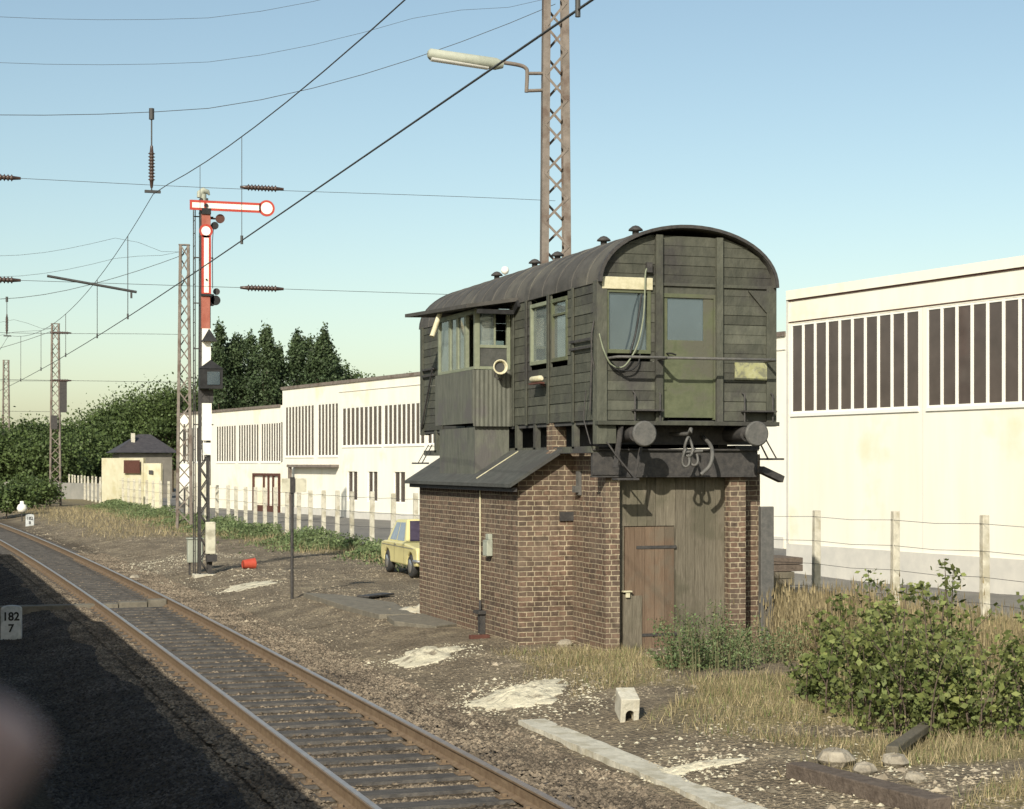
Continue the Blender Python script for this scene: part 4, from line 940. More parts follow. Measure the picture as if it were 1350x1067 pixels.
q = MB(); q.box(jx-.2, jx+.2, jy-.12, jy+.12, jz+.3, jz+.92); q.build('cabinet', 'box', jb, bevel=.02); q = MB(); q.box(jx-.22, jx+.22, jy-.15, jy+.15, jz+.921, jz+.95); q.build('lid', 'box', jb)
for s in (-.14, .14): q = MB(); q.box(jx+s-.025, jx+s+.025, jy-.03, jy+.03, jz-.1, jz+.3); q.build('leg', 'iron', jb)

# post with a two-part board
px, py, pz = G(385, 790); pt = thing('sign_post', (px, py, pz), 'thin dark post carrying a blank grey double board seen from behind', 'sign post')
q = MB(); q.cyl((px, py, pz-.2), (px, py, ZV(631, px, py)), .035, 8); q.build('post', 'iron', pt)
s_ = dep(px, py)/F; z0, z1 = ZV(649, px, py), ZV(631, px, py)
for a, b_ in ((-14, -3.1), (3.1, 19)): q = MB(); q.box(px+a*s_, px+b_*s_, py-.03, py-.015, z0, z1); q.build('board', 'creambox', pt)
q = MB(); q.box(px-3*s_, px+3*s_, py-.06, py-.031, z0-.02, z1+.03); q.build('clamp', 'iron', pt)

# kilometre stones
def lettering(txt, size, loc, m, parent, rx=90):
    cu = bpy.data.curves.new('lettering', 'FONT'); cu.body = txt; cu.size = size; cu.align_x = 'CENTER'; cu.offset = size*.03; cu.extrude = .003
    t = bpy.data.objects.new('lettering', cu); COL.objects.link(t); dg = bpy.context.evaluated_depsgraph_get(); me = bpy.data.meshes.new_from_object(t.evaluated_get(dg))
    bpy.data.objects.remove(t); o = bpy.data.objects.new('lettering', me); COL.objects.link(o); me.materials.clear(); me.materials.append(M[m]); o.parent = parent; o.location = loc; o.rotation_euler = (math.radians(rx), 0, 0); return o
def kmstone(u, v, w_, h_, a, b_, label):
    x, y, z = G(u, v); rt = thing('kilometre_stone', (0, 0, 0), label, 'kilometre stone'); rt.location = (x, y, z); rt.rotation_euler.z = -math.radians(8)
    q = MB(); hw = w_/2; arc = [(hw*math.cos(t), h_-.06+.06*math.sin(t)) for t in np.linspace(0, math.pi, 9)]
    q.prism([(-hw, -.2), (hw, -.2)]+arc, -.07, .07); q.build('stone', 'stonepaint', rt, bevel=.01)
    lettering(a, .21 if len(a) > 2 else .2, (0, -.073, h_-.27), 'black', rt).scale = (.95, 1, 1); lettering(b_, .2, (.0, -.073, h_-.48), 'black', rt)
M['stonepaint'] = mat('greyed_white_paint', (.42, .44, .44), (.55, .57, .56), sc=6, rough=.8, c3=(.34, .36, .35), sc3=4)
kmstone(15, 843, .37, .62, '182', '7', 'white kilometre stone marked 182 over 7 in the train shadow')
kmstone(39.5, 693, .40, .55, '182', '8', 'far small white kilometre stone standing by the sunlit rails')
x, y, z = G(29, 688); ws = thing('marker_disc', (x, y, z), 'small round white marker on a thin stake near the far rails', 'marker')
q = MB(); q.cyl((x, y, z-.1), (x, y, z+.55), .03, 6); q.build('stake', 'iron', ws); q = MB(); q.lathe([(0, .45), (.2, .52), (.26, .68), (.2, .86), (.1, .92), (.1, 1.05), (0, 1.06)], (x, y, z)); q.build('disc', 'sigwhite', ws)
# round boards seen through mast 2
x, y = PD(243, 84); rb = thing('round_boards', (x, y, 0), 'white round board above a larger rounded one on a thin pole behind the mast', 'sign')
q = MB(); q.cyl((x, y, -.1), (x, y, 5.4), .035, 6); q.build('pole', 'iron', rb); s_ = 84/F
q = MB(); z = H-(553-HZ)*s_; q.cyl((x, y-.03, z), (x, y-.05, z), 6.5*s_, 20); q.build('disc', 'sigwhite', rb)
q = MB(); z = H-(627-HZ)*s_; n = 20; q.prism([(x+8*s_*math.cos(t), z+(8*s_ if math.sin(t) > 0 else -8*s_)+8*s_*math.sin(t)) for t in np.linspace(0, 2*math.pi, n, endpoint=False)], y-.05, y-.03); q.build('board', 'sigwhite', rb)

# ================================================================ CAR (only its front half shows beyond the brick wall)
CX = 11.25; yfa = YatX(543, CX); car = thing('parked_car', (0, 0, 0), 'pale yellow small saloon car parked behind the brick wall, nose towards us', 'car')
car.location = (CX+.74, yfa+.0, hgt(CX+.8, yfa+1)); car.rotation_euler.z = math.radians(-1.5)
# local: x across, y back (+) , nose at -y ; front axle y=0, rear axle y=2.4
prof = [(-.62, .30), (-.66, .42), (-.62, .66), (-.55, .74), (.55, .80), (.62, .82), (2.75, .80), (3.05, .76), (3.12, .5), (3.05, .32)]
def arch(cy): return [(cy+.33*math.cos(t), .28+.33*math.sin(t)) for t in np.linspace(0, math.pi, 9)]
low = prof+[(c, max(z, .24)) for c, z in arch(2.4)]+[(c, max(z, .24)) for c, z in arch(0)]
q = MB(); W = .78; q.prism(low, -W, W, 'x')
ob = q.build('body', 'yellow', car, bevel=.035)
q = MB(); gh = [(.62, .80, .72), (2.75, .79, .70), (2.25, 1.34, .56), (1.15, 1.37, .56)]
vs = [(s*w_, y_, z_) for s in (-1, 1) for y_, z_, w_ in gh]; q.add(vs, [(0, 1, 2, 3), (7, 6, 5, 4), (0, 4, 5, 1), (1, 5, 6, 2), (2, 6, 7, 3), (3, 7, 4, 0)]); gho = q.build('cabin', 'yellow', car, bevel=.03)
def quad(mb, pts, off): 
    a, b_, c, d = [Vector(p) for p in pts]; n = (b_-a).cross(d-a).normalized()*off; mb.add([a+n, b_+n, c+n, d+n, a+n*1.4, b_+n*1.4, c+n*1.4, d+n*1.4], [(0, 1, 2, 3), (7, 6, 5, 4), (0, 4, 5, 1), (1, 5, 6, 2), (2, 6, 7, 3), (3, 7, 4, 0)])
M['carglass'] = mat('car_glass', (.04, .03, .045), (.07, .055, .08), rough=.1, bump=0, spec=.8)
M['carglass2'] = mat('car_side_glass', (.14, .17, .26), (.20, .24, .34), rough=.1, bump=0, spec=.8)
for sgn in (-1, 1):
    lerp = lambda a, b_, t: [a[i]+(b_[i]-a[i])*t for i in range(3)]
    A, B, C, D = [(sgn*g[2], g[0], g[1]) for g in gh]
    for t0, t1 in ((.10, .48), (.52, .86)):
        p = [lerp(lerp(A, B, t0), lerp(D, C, t0), .08), lerp(lerp(A, B, t1), lerp(D, C, t1), .08), lerp(lerp(A, B, t1), lerp(D, C, t1), .86), lerp(lerp(A, B, t0), lerp(D, C, t0), .86)]
        if sgn > 0: p = p[::-1]
        q = MB(); quad(q, p, -.004 if 0 else .004); quad(q, p, -.004); q.build('side_window', 'carglass2', car)
q = MB(); p = [(-.62, .66, .84), (.62, .66, .84), (.51, 1.11, 1.32), (-.51, 1.11, 1.32)]; quad(q, p, .012); q.build('windscreen', 'carglass', car)
q = MB(); p = [(-.6, 2.72, .84), (-.49, 2.28, 1.29), (.49, 2.28, 1.29), (.6, 2.72, .84)]; quad(q, p, .012); quad(q, p[::-1], .012); q.build('rear_window', 'carglass', car)
for cy in (0, 2.4):
    for s in (-1, 1):
        q = MB(); q.tube([(s*.62, cy, .28), (s*.64, cy, .28), (s*.76, cy, .28), (s*.785, cy, .28)], [.24, .28, .28, .235], 22); wh = q.build('wheel', 'tyre', car); q = MB(); q.tube([(s*.75, cy, .28), (s*.79, cy, .28), (s*.795, cy, .28)], [.17, .165, .07], 18); q.build('rim', 'chrome', wh)
for s in (-1, 1):
    q = MB(); q.cyl((s*.56, -.60, .60), (s*.56, -.665, .60), .10, 18); hl = q.build('headlight', 'lampglass', car); q = MB(); q.tube([(s*.56, -.60, .60), (s*.56, -.66, .60)], .115, 18); q.build('headlight_ring', 'black', hl)
q = MB(); q.box(-.42, .42, -.672, -.60, .52, .68); q.build('grille', 'black', car); q = MB(); q.tube([(-.80, -.45, .42), (-.76, -.70, .42), (.76, -.70, .42), (.80, -.45, .42)], .04, 8); q.build('bumper', 'chrome', car)
for s in (-1, 1):
    for yy in (.62, 1.62): q = MB(); q.box(s*.7805-.0015, s*.7805+.0015, yy, yy+.012, .32, .78); q.build('door_gap', 'black', car)
    q = MB(); q.box(s*.784-.004, s*.784+.004, -.3, 2.95, .70, .718); q.build('trim_strip', 'chrome', car)
    q = MB(); q.box(s*.79-.01, s*.79+.01, 1.42, 1.56, .74, .765); q.build('door_handle', 'chrome', car)
    q = MB(); q.box(s*.46-.08, s*.46+.08, -.668, -.63, .33, .38); q.build('indicator', 'redplastic', car)

# ================================================================ SMALL THINGS ON THE GROUND
def mound(u, v, rx, ry, h_, label, name='sand_heap', m='sand', seed=0, rz=0, cat='sand heap', off=0):
    x0, y0, z0 = G(u, v); q = MB(); nr, na = 12, 64; vs = [(x0, y0, hgt(x0, y0)+h_)]
    for i in range(1, nr+1):
        for k in range(na):
            t = 2*math.pi*k/na; r = i/nr; e = 1+.55*noise.noise(Vector((math.cos(t)*1.6, math.sin(t)*1.6, seed)))+.3*noise.noise(Vector((math.cos(t)*4, math.sin(t)*4, seed)))+.14*noise.noise(Vector((math.cos(t)*9, math.sin(t)*9, seed)))
            dx, dy = rx*r*e*math.cos(t), ry*r*e*math.sin(t); x, y = x0+dx*math.cos(rz)-dy*math.sin(rz), y0+dx*math.sin(rz)+dy*math.cos(rz)
            vs.append((x, y, hgt(x, y)+h_*(math.cos(r*math.pi)*.5+.5)*(1+.9*noise.noise(Vector((x*3, y*3, seed)))+.5*noise.noise(Vector((x*9, y*9, seed))))+(.012 if r < 1 else -.04)))
    fs = [(0, 1+k, 1+(k+1) % na) for k in range(na)]+[(1+(i-1)*na+k, 1+i*na+k, 1+i*na+(k+1) % na, 1+(i-1)*na+(k+1) % na) for i in range(1, nr) for k in range(na)]
    q.add(vs, fs, True); return tag(q.build(name, m), label, cat)
al = -TH
mound(690, 918, .62, .75, .10, 'broad heap of whitish sand in front of the cabin beside the kerb strip', seed=1, rz=al)
mound(563, 866, .50, .8, .09, 'whitish yellow sand heap near the left corner of the brick cabin', seed=2, rz=al)
mound(915, 1012, .42, .18, .03, 'thin spill of pale sand at the right of the kerb strip', seed=4, rz=al)
mound(325, 774, .7, .7, .03, 'flat pale sand patch on the dirt behind the signal foot', seed=5, rz=al)
mound(570, 806, .6, .6, .2, 'dirty yellowish rubble pile against the left end of the brick wall', name='rubble_heap', m='concrete', seed=6, cat='rubble heap')
gp = []; gs_ = []
for (u, v, a_, n_) in ((690, 918, .8, 500), (563, 866, .8, 400), (915, 1012, .45, 220), (325, 774, .9, 160), (572, 803, .7, 200), (215, 745, 1.6, 420), (250, 735, 1.8, 420), (300, 760, 1.6, 260), (180, 755, 1.2, 160), (650, 905, .5, 90), (760, 930, .6, 120), (870, 985, 1.0, 120), (1120, 1015, 1.2, 300)):
    x0, y0, _ = G(u, v)
    for k in range(n_):
        t = random.uniform(0, 6.28); rr = a_*random.uniform(.25, 1.15); x, y = x0+rr*math.cos(t), y0+rr*math.sin(t)*1.1; gp.append((x, y, hgt(x, y)+.004)); gs_.append(random.uniform(.008, .022) if random.random() < .93 else .035)
tag(stones('sand_grains', gp, gs_, 'sand'), 'scattered grains and crumbs round the pale sand heaps', 'sand', kind='stuff')
# concrete kerb strip (cable trough lid)
q = MB(); a = Vector(G(700, 952)); b_ = Vector(G(985, 1075)); d = (b_-a); n = 40
tr = thing('cable_trough', a, 'long pale concrete cable trough lid slanting down to the bottom edge', 'cable trough')
d_ = Vector((d.x, d.y, 0)).normalized(); s_ = Vector((-d_.y, d_.x, 0)); wd = .165; ga_, gb_ = hgt(a.x, a.y), hgt(*(a+d_*(b_-a).length*1.25).xy); L_ = (b_-a).length*1.25
top = []
for i in range(n+1):
    p = a+d_*(L_*i/n); z = ga_+(gb_-ga_)*i/n+.03; e = [random.uniform(-.012, .012) for _ in range(2)]; top.append((p-s_*(wd+e[0]), p+s_*(wd+e[1]), z))
for i in range(n):
    A, B, z0 = top[i]; C, D, z1 = top[i+1]; q.add([(A.x, A.y, z0), (B.x, B.y, z0), (D.x, D.y, z1), (C.x, C.y, z1), (A.x, A.y, z0-.15), (B.x, B.y, z0-.15), (D.x, D.y, z1-.15), (C.x, C.y, z1-.15)], [(0, 1, 2, 3), (0, 4, 5, 1), (2, 6, 7, 3), (1, 5, 6, 2), (3, 7, 4, 0)])
q.build('lid', 'concrete', tr)
# cross duct under the track
x0, y0, z0 = G(212, 800); q = MB(); xa = G(85, 800)[0]; q.box(x0-4.2, x0-.9, y0-.16, y0+.16, -.3, -.10); q.box(x0-.88, x0-.3, y0-.16, y0+.17, -.3, -.07); q.box(x0-.28, x0+.1, y0-.18, y0+.16, -.3, -.03)
tag(q.build('concrete_duct', 'asph', bevel=.01), 'weathered concrete duct crossing under the rails at the edge of the shadow', 'cable duct')
# block with hole
x, y, z = G(830, 952); bl = thing('concrete_block', (0, 0, 0), 'short whitish concrete trough piece with an arched hole lying near the weeds', 'concrete block'); bl.location = (x, y, z); bl.rotation_euler = (.28, 0, math.radians(2)-TH*.7)
q = MB(); hole = [(.045*math.cos(t), .08+.045*math.sin(t)) for t in np.linspace(0, math.pi, 9)]
q.prism([(.105, -.02), (.105, .26), (-.105, .26), (-.105, -.02), (-.045, -.02)]+hole[::-1]+[(.045, -.02)], -.0, .34); q.build('shell', 'sigwhite2', bl) if 0 else q.build('shell', 'concrete', bl, bevel=.008)
q = MB(); q.box(-.044, .044, .12, .3, -.01, .12); q.build('void', 'black', bl)
# timbers bottom right
def timber(u0, v0, u1, v1, w_, h_, label, m='timber', lift=-.03, name='timber_beam'):
    a, b_ = Vector(G(u0, v0)), Vector(G(u1, v1)); a.z += lift+h_/2; b_.z += lift+h_/2
    q = MB(); n = 1
    for i in range(n):
        p0, p1 = a+(b_-a)*i/n, a+(b_-a)*(i+1)/n; q.beam(p0, p1, w_, h_)
    return tag(q.build(name, m, bevel=.012), label, 'timber')
timber(1050, 1022, 1240, 1072, .24, .15, 'weathered brown sleeper timber lying at the bottom right corner')
timber(1176, 1004, 1222, 970, .12, .08, 'short grey broken plank leaning over stones under the shrub', 'greywood', .06, 'broken_plank')
for i, (u, v, s) in enumerate(((1105, 1010, .16), (1135, 1022, .12), (1175, 1012, .13), (1195, 1030, .1), (1120, 1030, .09), (1160, 1002, .10), (178, 762, .12), (118, 812, .10), (497, 949, .05))):
    pass
M['rockpale'] = mat('dirty_pale_rock', (.20, .175, .135), (.40, .36, .28), sc=9, rough=.95, bump=.6)
def rock(u, v, s, label, m='rockpale', g='rubble lumps under the shrub'):
    x, y, z = G(u, v); q = MB(); vs = []; 
    for i in range(5):
        for k in range(8):
            ph = math.pi*i/4; t = 2*math.pi*k/8; r = s*(1+.3*noise.noise(Vector((i*1.7+u, k*1.3, 0)))); vs.append((x+r*math.sin(ph)*math.cos(t), y+r*math.sin(ph)*math.sin(t), z+.3*s+.62*r*math.cos(ph)))
    q.add(vs, [(i*8+k, (i+1)*8+k, (i+1)*8+(k+1) % 8, i*8+(k+1) % 8) for i in range(4) for k in range(8)]); return tag(q.build('rock', m, bevel=.01), label, 'rock', g)
rock(1102, 1008, .17, 'largest of the pale rocks beside the fallen sleeper timber'); rock(1140, 1020, .12, 'pale rock between the fallen timber and the broken plank'); rock(1180, 1010, .13, 'pale rock just right of the broken plank'); rock(1205, 1030, .10, 'small pale rock nearest the end of the fallen timber')
rock(178, 764, .14, 'yellowish stone lying alone right of the rails near the signal', g=None); rock(745, 852, .12, 'pale broken lump at the foot of the brick pier', g=None)
# red bucket and others
x, y, z = G(328, 750); bk = thing('bucket', (x, y, z), 'small red bucket tipped over on the dirt right of the signal', 'bucket'); q = MB(); q.tube([(x-.16, y-.03, z+.12), (x+.16, y+.02, z+.13)], [.11, .15], 16, cap=False); q.cyl((x-.16, y-.03, z+.12), (x-.165, y-.03, z+.12), .11, 16); q.build('shell', 'redplastic', bk)
q = MB(); q.tube([(x+.16+.02*0, y+.02+.15*math.cos(t), z+.13+.15*math.sin(t)) for t in np.linspace(0, 2*math.pi, 17)], .008, 5); q.build('rim', 'redplastic', bk)
x, y, z = G(632, 842); q = MB(); q.box(x-.16, x+.16, y-.05, y+.05, z-.01, z+.06); tag(q.build('loose_brick', 'redplastic2' if 0 else 'brownsign', bevel=.008), 'dark red brick lying at the foot of the brick wall below the conduit', 'brick')
# slabs of broken tarmac left of the building
def slab(pp, label, h_=.07, m='asph'):
    P = [G(u, v) for u, v in pp]; q = MB(); n = len(P); zt = max(p[2] for p in P)+.03
    q.add([(p[0], p[1], zt+.0) for p in P]+[(p[0], p[1], zt-h_-.15) for p in P], [list(range(n)), list(range(n, 2*n))[::-1]]+[(i, n+i, n+(i+1) % n, (i+1) % n) for i in range(n)])
    return tag(q.build('slab', m, bevel=.01), label, 'slab', 'worn slabs left of the cabin')
slab([(400, 788), (455, 806), (500, 817), (545, 812), (520, 798), (450, 786)], 'worn tar slab nearest the dark sign post')
slab([(520, 826), (575, 828), (618, 824), (604, 808), (545, 812), (510, 818)], 'worn tar slab touching the brick wall corner')
q = MB(); a, b_ = Vector(G(478, 790)), Vector(G(512, 786)); a.z += .05; b_.z += .05; q.beam(a, b_, .3, .04); tag(q.build('board', 'iron', bevel=.01), 'flat dark board lying on the dirt left of the cabin', 'board')
# stack of sleepers behind cabin, right, and dark post
x, y = PD(1022, 37.5); st = thing('timber_stack', (x, y, 0), 'stack of red brown timbers on grey blocks right of the cabin', 'timber stack')
z = .25
for k, (w_, m_) in enumerate(((.75, 'greywood'), (.75, 'greywood'), (.95, 'timber'), (.95, 'timber'))):
    q = MB(); q.box(x-.55+.03*k, x-.55+w_, y-.5, y+.6, z, z+.14); q.build('timber', m_, st, bevel=.01); z += .15
q = MB(); q.box(x-.4, x+.2, y-.3, y+.4, -.2, .25); q.build('block', 'concrete', st)
x = 12.3; y = YatX(1010, 12.3); q = MB(); q.box(x-.11, x+.11, y-.05, y+.05, -.1, ZV(668, x, y)); tag(q.build('wooden_post', 'greyiron', bevel=.01), 'dark blue grey board post standing at the right side of the cabin', 'post')

# ================================================================ VEGETATION
def leaves(C, size, aspect=.6, flat=0, m='leafbush', name='leaves', parent=None, tri=False):
    C = np.asarray(C, float); n = len(C); s = size*(rng.uniform(.35, 1.45, n))[:, None]
    d = rng.normal(size=(n, 3)); d /= np.linalg.norm(d, axis=1)[:, None]; e = rng.normal(size=(n, 3)); e[:, 2] *= (1-flat)
    d[:, 2] *= (1-flat*.7); d /= np.linalg.norm(d, axis=1)[:, None]
    f = np.cross(d, e); f /= np.linalg.norm(f, axis=1)[:, None]
    a = C-d*s*.5; b_ = C+f*s*aspect*.5; c = C+d*s*.5; g = C-f*s*aspect*.5
    V = np.stack([a, b_, c, g], 1).reshape(-1, 3); return npmesh(name, V, 4, m, parent)
def tree(x, y, h_, r, label, kind='round', nl=5200, ls=.34, group='trees of the wood', z0=0):
    rt = thing({'round': 'deciduous_tree', 'poplar': 'poplar_tree', 'bush': 'bush'}[kind], (x, y, z0), label, 'tree' if kind != 'bush' else 'bush', group)
    q = MB(); q.tube([(x, y, z0-.3), (x+.1, y, z0+h_*.4), (x, y, z0+h_*.85)], [.02*h_, .014*h_, .004*h_], 7)
    for k in range(6):
        t = random.uniform(0, 6.28); zb = z0+h_*random.uniform(.25, .5); rr = r*(.6 if kind == 'round' else .35); q.tube([(x, y, zb), (x+rr*math.cos(t), y+rr*math.sin(t), zb+h_*.22)], [.008*h_, .003*h_], 5)
    q.build('trunk', 'bark', rt)
    C = []; nc = 60 if kind != 'bush' else 26
    for k in range(nc):
        if kind == 'poplar':
            zt = random.uniform(.05, .98); prof_ = min(1, .5+zt)*(1 if zt < .6 else max(.08, 1-((zt-.6)/.42)**2.2)); t = random.uniform(0, 6.28); rr = r*prof_*random.uniform(.05, .78)
            c = np.array((x+rr*math.cos(t), y+rr*math.sin(t), z0+h_*zt)); sg = (r*.26*max(.3, prof_), r*.26*max(.3, prof_), h_*.03)
        else:
            d = rng.normal(size=3); d /= np.linalg.norm(d); d[2] = d[2]*.9+.15; rad = random.uniform(.45, .9); lo = .52 if kind == 'round' else .45
            c = np.array((x+d[0]*r*rad, y+d[1]*r*rad, z0+h_*lo+d[2]*h_*.42*rad)); s = r*random.uniform(.12, .24); sg = (s, s, s*.75)
        C.append(c+rng.normal(size=(nl//nc, 3))*np.array(sg))
    C = np.concatenate(C); C = C[C[:, 2] > z0+.15]
    leaves(C, ls, .75, 0, 'leafpoplar' if kind == 'poplar' else 'leaftree', 'crown', rt); return rt
def vtop(v, d): return H-(v-HZ)*d/F
pop = [(291, 437, 165, 'tallest poplar, first from the left beside the signal'), (313, 447, 167, 'second poplar from the left in the row'), (332, 452, 172, 'third poplar from the left in the row'), (352, 444, 166, 'fourth poplar, in the middle of the row'), (369, 470, 170, 'low narrow poplar filling the dip in the row'),
       (391, 445, 168, 'poplar just left of the last one in the row'), (404, 452, 174, 'poplar half hidden behind its two neighbours'), (426, 446, 168, 'last poplar at the right end of the row'), (441, 482, 172, 'short poplar stub at the right of the row')]
for u, v, d, lb in pop:
    x, y = PD(u, d); tree(x, y, vtop(v, d)+.5, 2.0 if u not in (369, 441) else 1.3, lb, 'poplar', nl=17000, ls=.25, group='poplars behind the halls')
wood = [(-8, 556, 150, 4.5), (22, 552, 158, 4.5), (46, 556, 165, 4.2), (64, 572, 150, 3.6), (92, 552, 160, 3.6), (112, 572, 172, 4), (128, 552, 170, 4.2), (146, 534, 172, 4.6), (166, 524, 176, 4.8), (188, 512, 180, 5), (207, 506, 176, 5), (226, 502, 172, 5), (250, 500, 175, 5), (272, 494, 178, 4.5)]
lab = ['deep green tree at the left picture edge', 'tree just right of the farthest mast', 'tree between the two distant masts', 'low tree left of the distant mast', 'loose topped tree right of the distant mast', 'low tree filling the gap in the wood', 'tree at the low start of the rising wood', 'tree left of the white kiosk, above it', 'tree above the left side of the kiosk', 'rounded tree above the kiosk roof', 'tall tree above the dark house roof', 'tall tree left of the lattice mast', 'tree behind the lattice mast', 'tree between lattice mast and poplars']
for (u, v, d, r), lb in zip(wood, lab):
    x, y = PD(u, d); tree(x, y, (vtop(v, d))*1.0, r, lb, nl=15000, ls=.25)
for u, v, d, r, lb in ((463, 484, 175, 2.6, 'round tree top showing over the hall right of the poplars'), (482, 494, 180, 2.2, 'small tree top over the hall roof, second from the poplars'), (513, 487, 190, 2.2, 'lone tree top above the hall roof near the carriage'), (450, 484, 178, 2.4, 'tree top touching the last poplar'), (474, 489, 184, 2.3, 'low crown between two small tree tops over the hall'), (496, 496, 186, 1.9, 'smallest crown just clearing the hall roof'), (530, 490, 192, 1.8, 'last crown over the hall roof, next to the carriage end')):
    x, y = PD(u, d); tree(x, y, vtop(v, d)*1.10, r, lb, nl=7000, ls=.25)
for i, (u, v, d, r, h_) in enumerate(((8, 0, 95, 1.6, 2.0), (22, 0, 104, 1.7, 2.2), (40, 0, 112, 1.8, 2.1), (52, 0, 120, 1.6, 1.8))):
    x, y = PD(u, d); tree(x, y, h_, r, ['scrub bush nearest the left edge', 'scrub bush behind the white marker disc', 'scrub bush above the far kilometre stone', 'scrub bush left of the distant mast foot'][i], 'bush', nl=2600, ls=.2, group='scrub bushes by the far rails')
# shoots / weeds
def shoots(base, n, h_, spread, ls, per, m, mst, rt, lean=.25, clump=.09, name='leaves'):
    q = MB(); C = []
    for i in range(n):
        t = random.uniform(0, 6.28); rr = spread*math.sqrt(random.random()); x, y = base[0]+rr*math.cos(t), base[1]+rr*math.sin(t); hh = h_*random.uniform(.55, 1.05)*(1-.25*rr/spread)
        lx, ly = random.gauss(0, lean)*hh+.25*rr*math.cos(t), random.gauss(0, lean)*hh+.25*rr*math.sin(t); z = hgt(x, y)
        P = [(x+lx*k*k/16, y+ly*k*k/16, z+hh*k/4*(1-.04*k)) for k in range(5)]; q.tube(P, [.012, .010, .008, .006, .003], 4)
        for k in range(per):
            f = random.random()**1.1; j = f*4; a = int(min(3, j)); w_ = j-a; p = np.array(P[a])*(1-w_)+np.array(P[a+1])*w_; s = clump*(1.3-f*.7)*(hh**.5); C.append(p+rng.normal(size=3)*(s, s, s*.6))
    if name == 'leaves' and m == 'leafbush':
        for i in range(2):
            t = random.uniform(0, 6.28); x, y = base[0]+.2*math.cos(t), base[1]+.2*math.sin(t); hh = h_*random.uniform(.78, 1.04); z = hgt(x, y); lx, ly = random.gauss(0, .12), random.gauss(0, .12)
            q.tube([(x+lx*k*k/16, y+ly*k*k/16, z+hh*k/4) for k in range(5)], [.013, .011, .009, .007, .003], 5)
            for k in range(70):
                f = 1-.55*random.random()**1.3; C.append(np.array((x+lx*f*f, y+ly*f*f, z+hh*f))+rng.normal(size=3)*(.06, .06, .03))
    q.build('stem', mst, rt); return leaves(C, ls, .62, .35, m, name, rt)
bushes = [(1092, 925, 14, .85, .42, 'green shrub at the left end of the thicket, reaching toward the cabin'), (1140, 945, 18, 1.25, .5, 'leafy shrub with tall shoots left of the middle fence post'), (1200, 965, 20, 1.45, .55, 'largest shrub in the middle of the thicket with upright shoots'), (1262, 958, 18, 1.45, .5, 'leafy shrub growing around the right fence post'), (1318, 965, 16, 1.1, .5, 'lower yellowish shrub near the right picture edge'), (1362, 950, 12, 1.15, .5, 'shrub cut by the right picture edge'), (1110, 880, 10, .95, .4, 'small shrub behind the left end of the thicket'), (1170, 900, 12, 1.45, .5, 'back shrub with shoots rising before the pale wall'), (1232, 905, 12, 1.35, .5, 'back shrub right of the thicket middle')]
for u, v, n, h_, sp_, lb in bushes:
    x, y, z = G(u, v); rt = thing('shrub', (x, y, z), lb, 'shrub', 'shrubs of the right thicket'); shoots((x, y), n, h_*random.uniform(.95, 1.2), sp_*1.1, .078, 80, 'leafbush', 'bark', rt, lean=.24, clump=.085)
for u, v, n, h_, sp_, lb in [(925, 882, 24, .95, .40, 'grey green weed clump before the right half of the plank front'), (965, 880, 22, .6, .4, 'lower weed clump before the right brick pier'), (898, 880, 10, .35, .25, 'low weed by the brown door foot'), (1005, 868, 16, .55, .4, 'weed clump just right of the right brick pier')]:
    x, y, z = G(u, v); rt = thing('weed_clump', (x, y, z), lb, 'weeds', 'weed clumps at the cabin'); shoots((x, y), int(n*1.3), h_*1.35, sp_*1.45, .036, 85, 'leafweed', 'stemgreen', rt, lean=.12, clump=.07)
# weeds along the left fence: uncountable
C = []
for i in range(70000):
    y = 40+75*random.random()**1.4; fx = fencex(y); o = abs(random.gauss(0, .9)); x = fx-.1-o+.4*noise.noise(Vector((0, y*.3, 2))); n = noise.noise(Vector((x*.5, y*.22, 12)))
    if n < -.22: continue
    C.append((x, y, hgt(x, y)+random.random()**1.3*(.25+.75*max(0, n+.15)+.1)*max(.15, 1-o/2.6)))
tag(leaves(C, .10, .5, .2, 'leafweed', 'weeds'), 'low green weeds growing along the foot of the left fence', 'weeds', kind='stuff')
def blades(n, fn, hm, wd, m, name, label):
    V = []
    k = 0; tries = 0
    while k < n and tries < n*12:
        tries += 1; x, y = fn()
        g = grassy(x, y)
        if random.random() > g: continue
        cl = noise.noise(Vector((x*2.5, y*2.5, 31)))
        if cl < -.15 and random.random() < .75: continue
        z = hgt(x, y); hh = hm*random.uniform(.4, 1.2)*(1+cl)*(1.6 if x > 12.4 and y > 22 and y < 36 else 1); t = random.uniform(0, 6.28); a = random.gauss(0, .35)*hh; b_ = random.gauss(0, .35)*hh; w_ = wd*random.uniform(.6, 1.3)
        V += [(x-w_*math.cos(t), y-w_*math.sin(t), z-.01), (x+w_*math.cos(t), y+w_*math.sin(t), z-.01), (x+a, y+b_, z+hh)]; k += 1
    return tag(npmesh(name, V, 3, m), label, 'grass', kind='stuff')
near = lambda: (random.uniform(7, 18.5), random.uniform(12, 35))
blades(85000, near, .115, .0045, 'straw', 'dry_grass', 'dry yellow grass between the cabin, the thicket and the kerb')
blades(20000, near, .11, .0045, 'greengrass', 'green_grass', 'patches of green grass among the dry grass')
blades(13000, lambda: (random.uniform(5, 15), random.uniform(36, 110)), .22, .011, 'straw', 'dry_grass', 'dry grass along the left fence and beyond the signal')

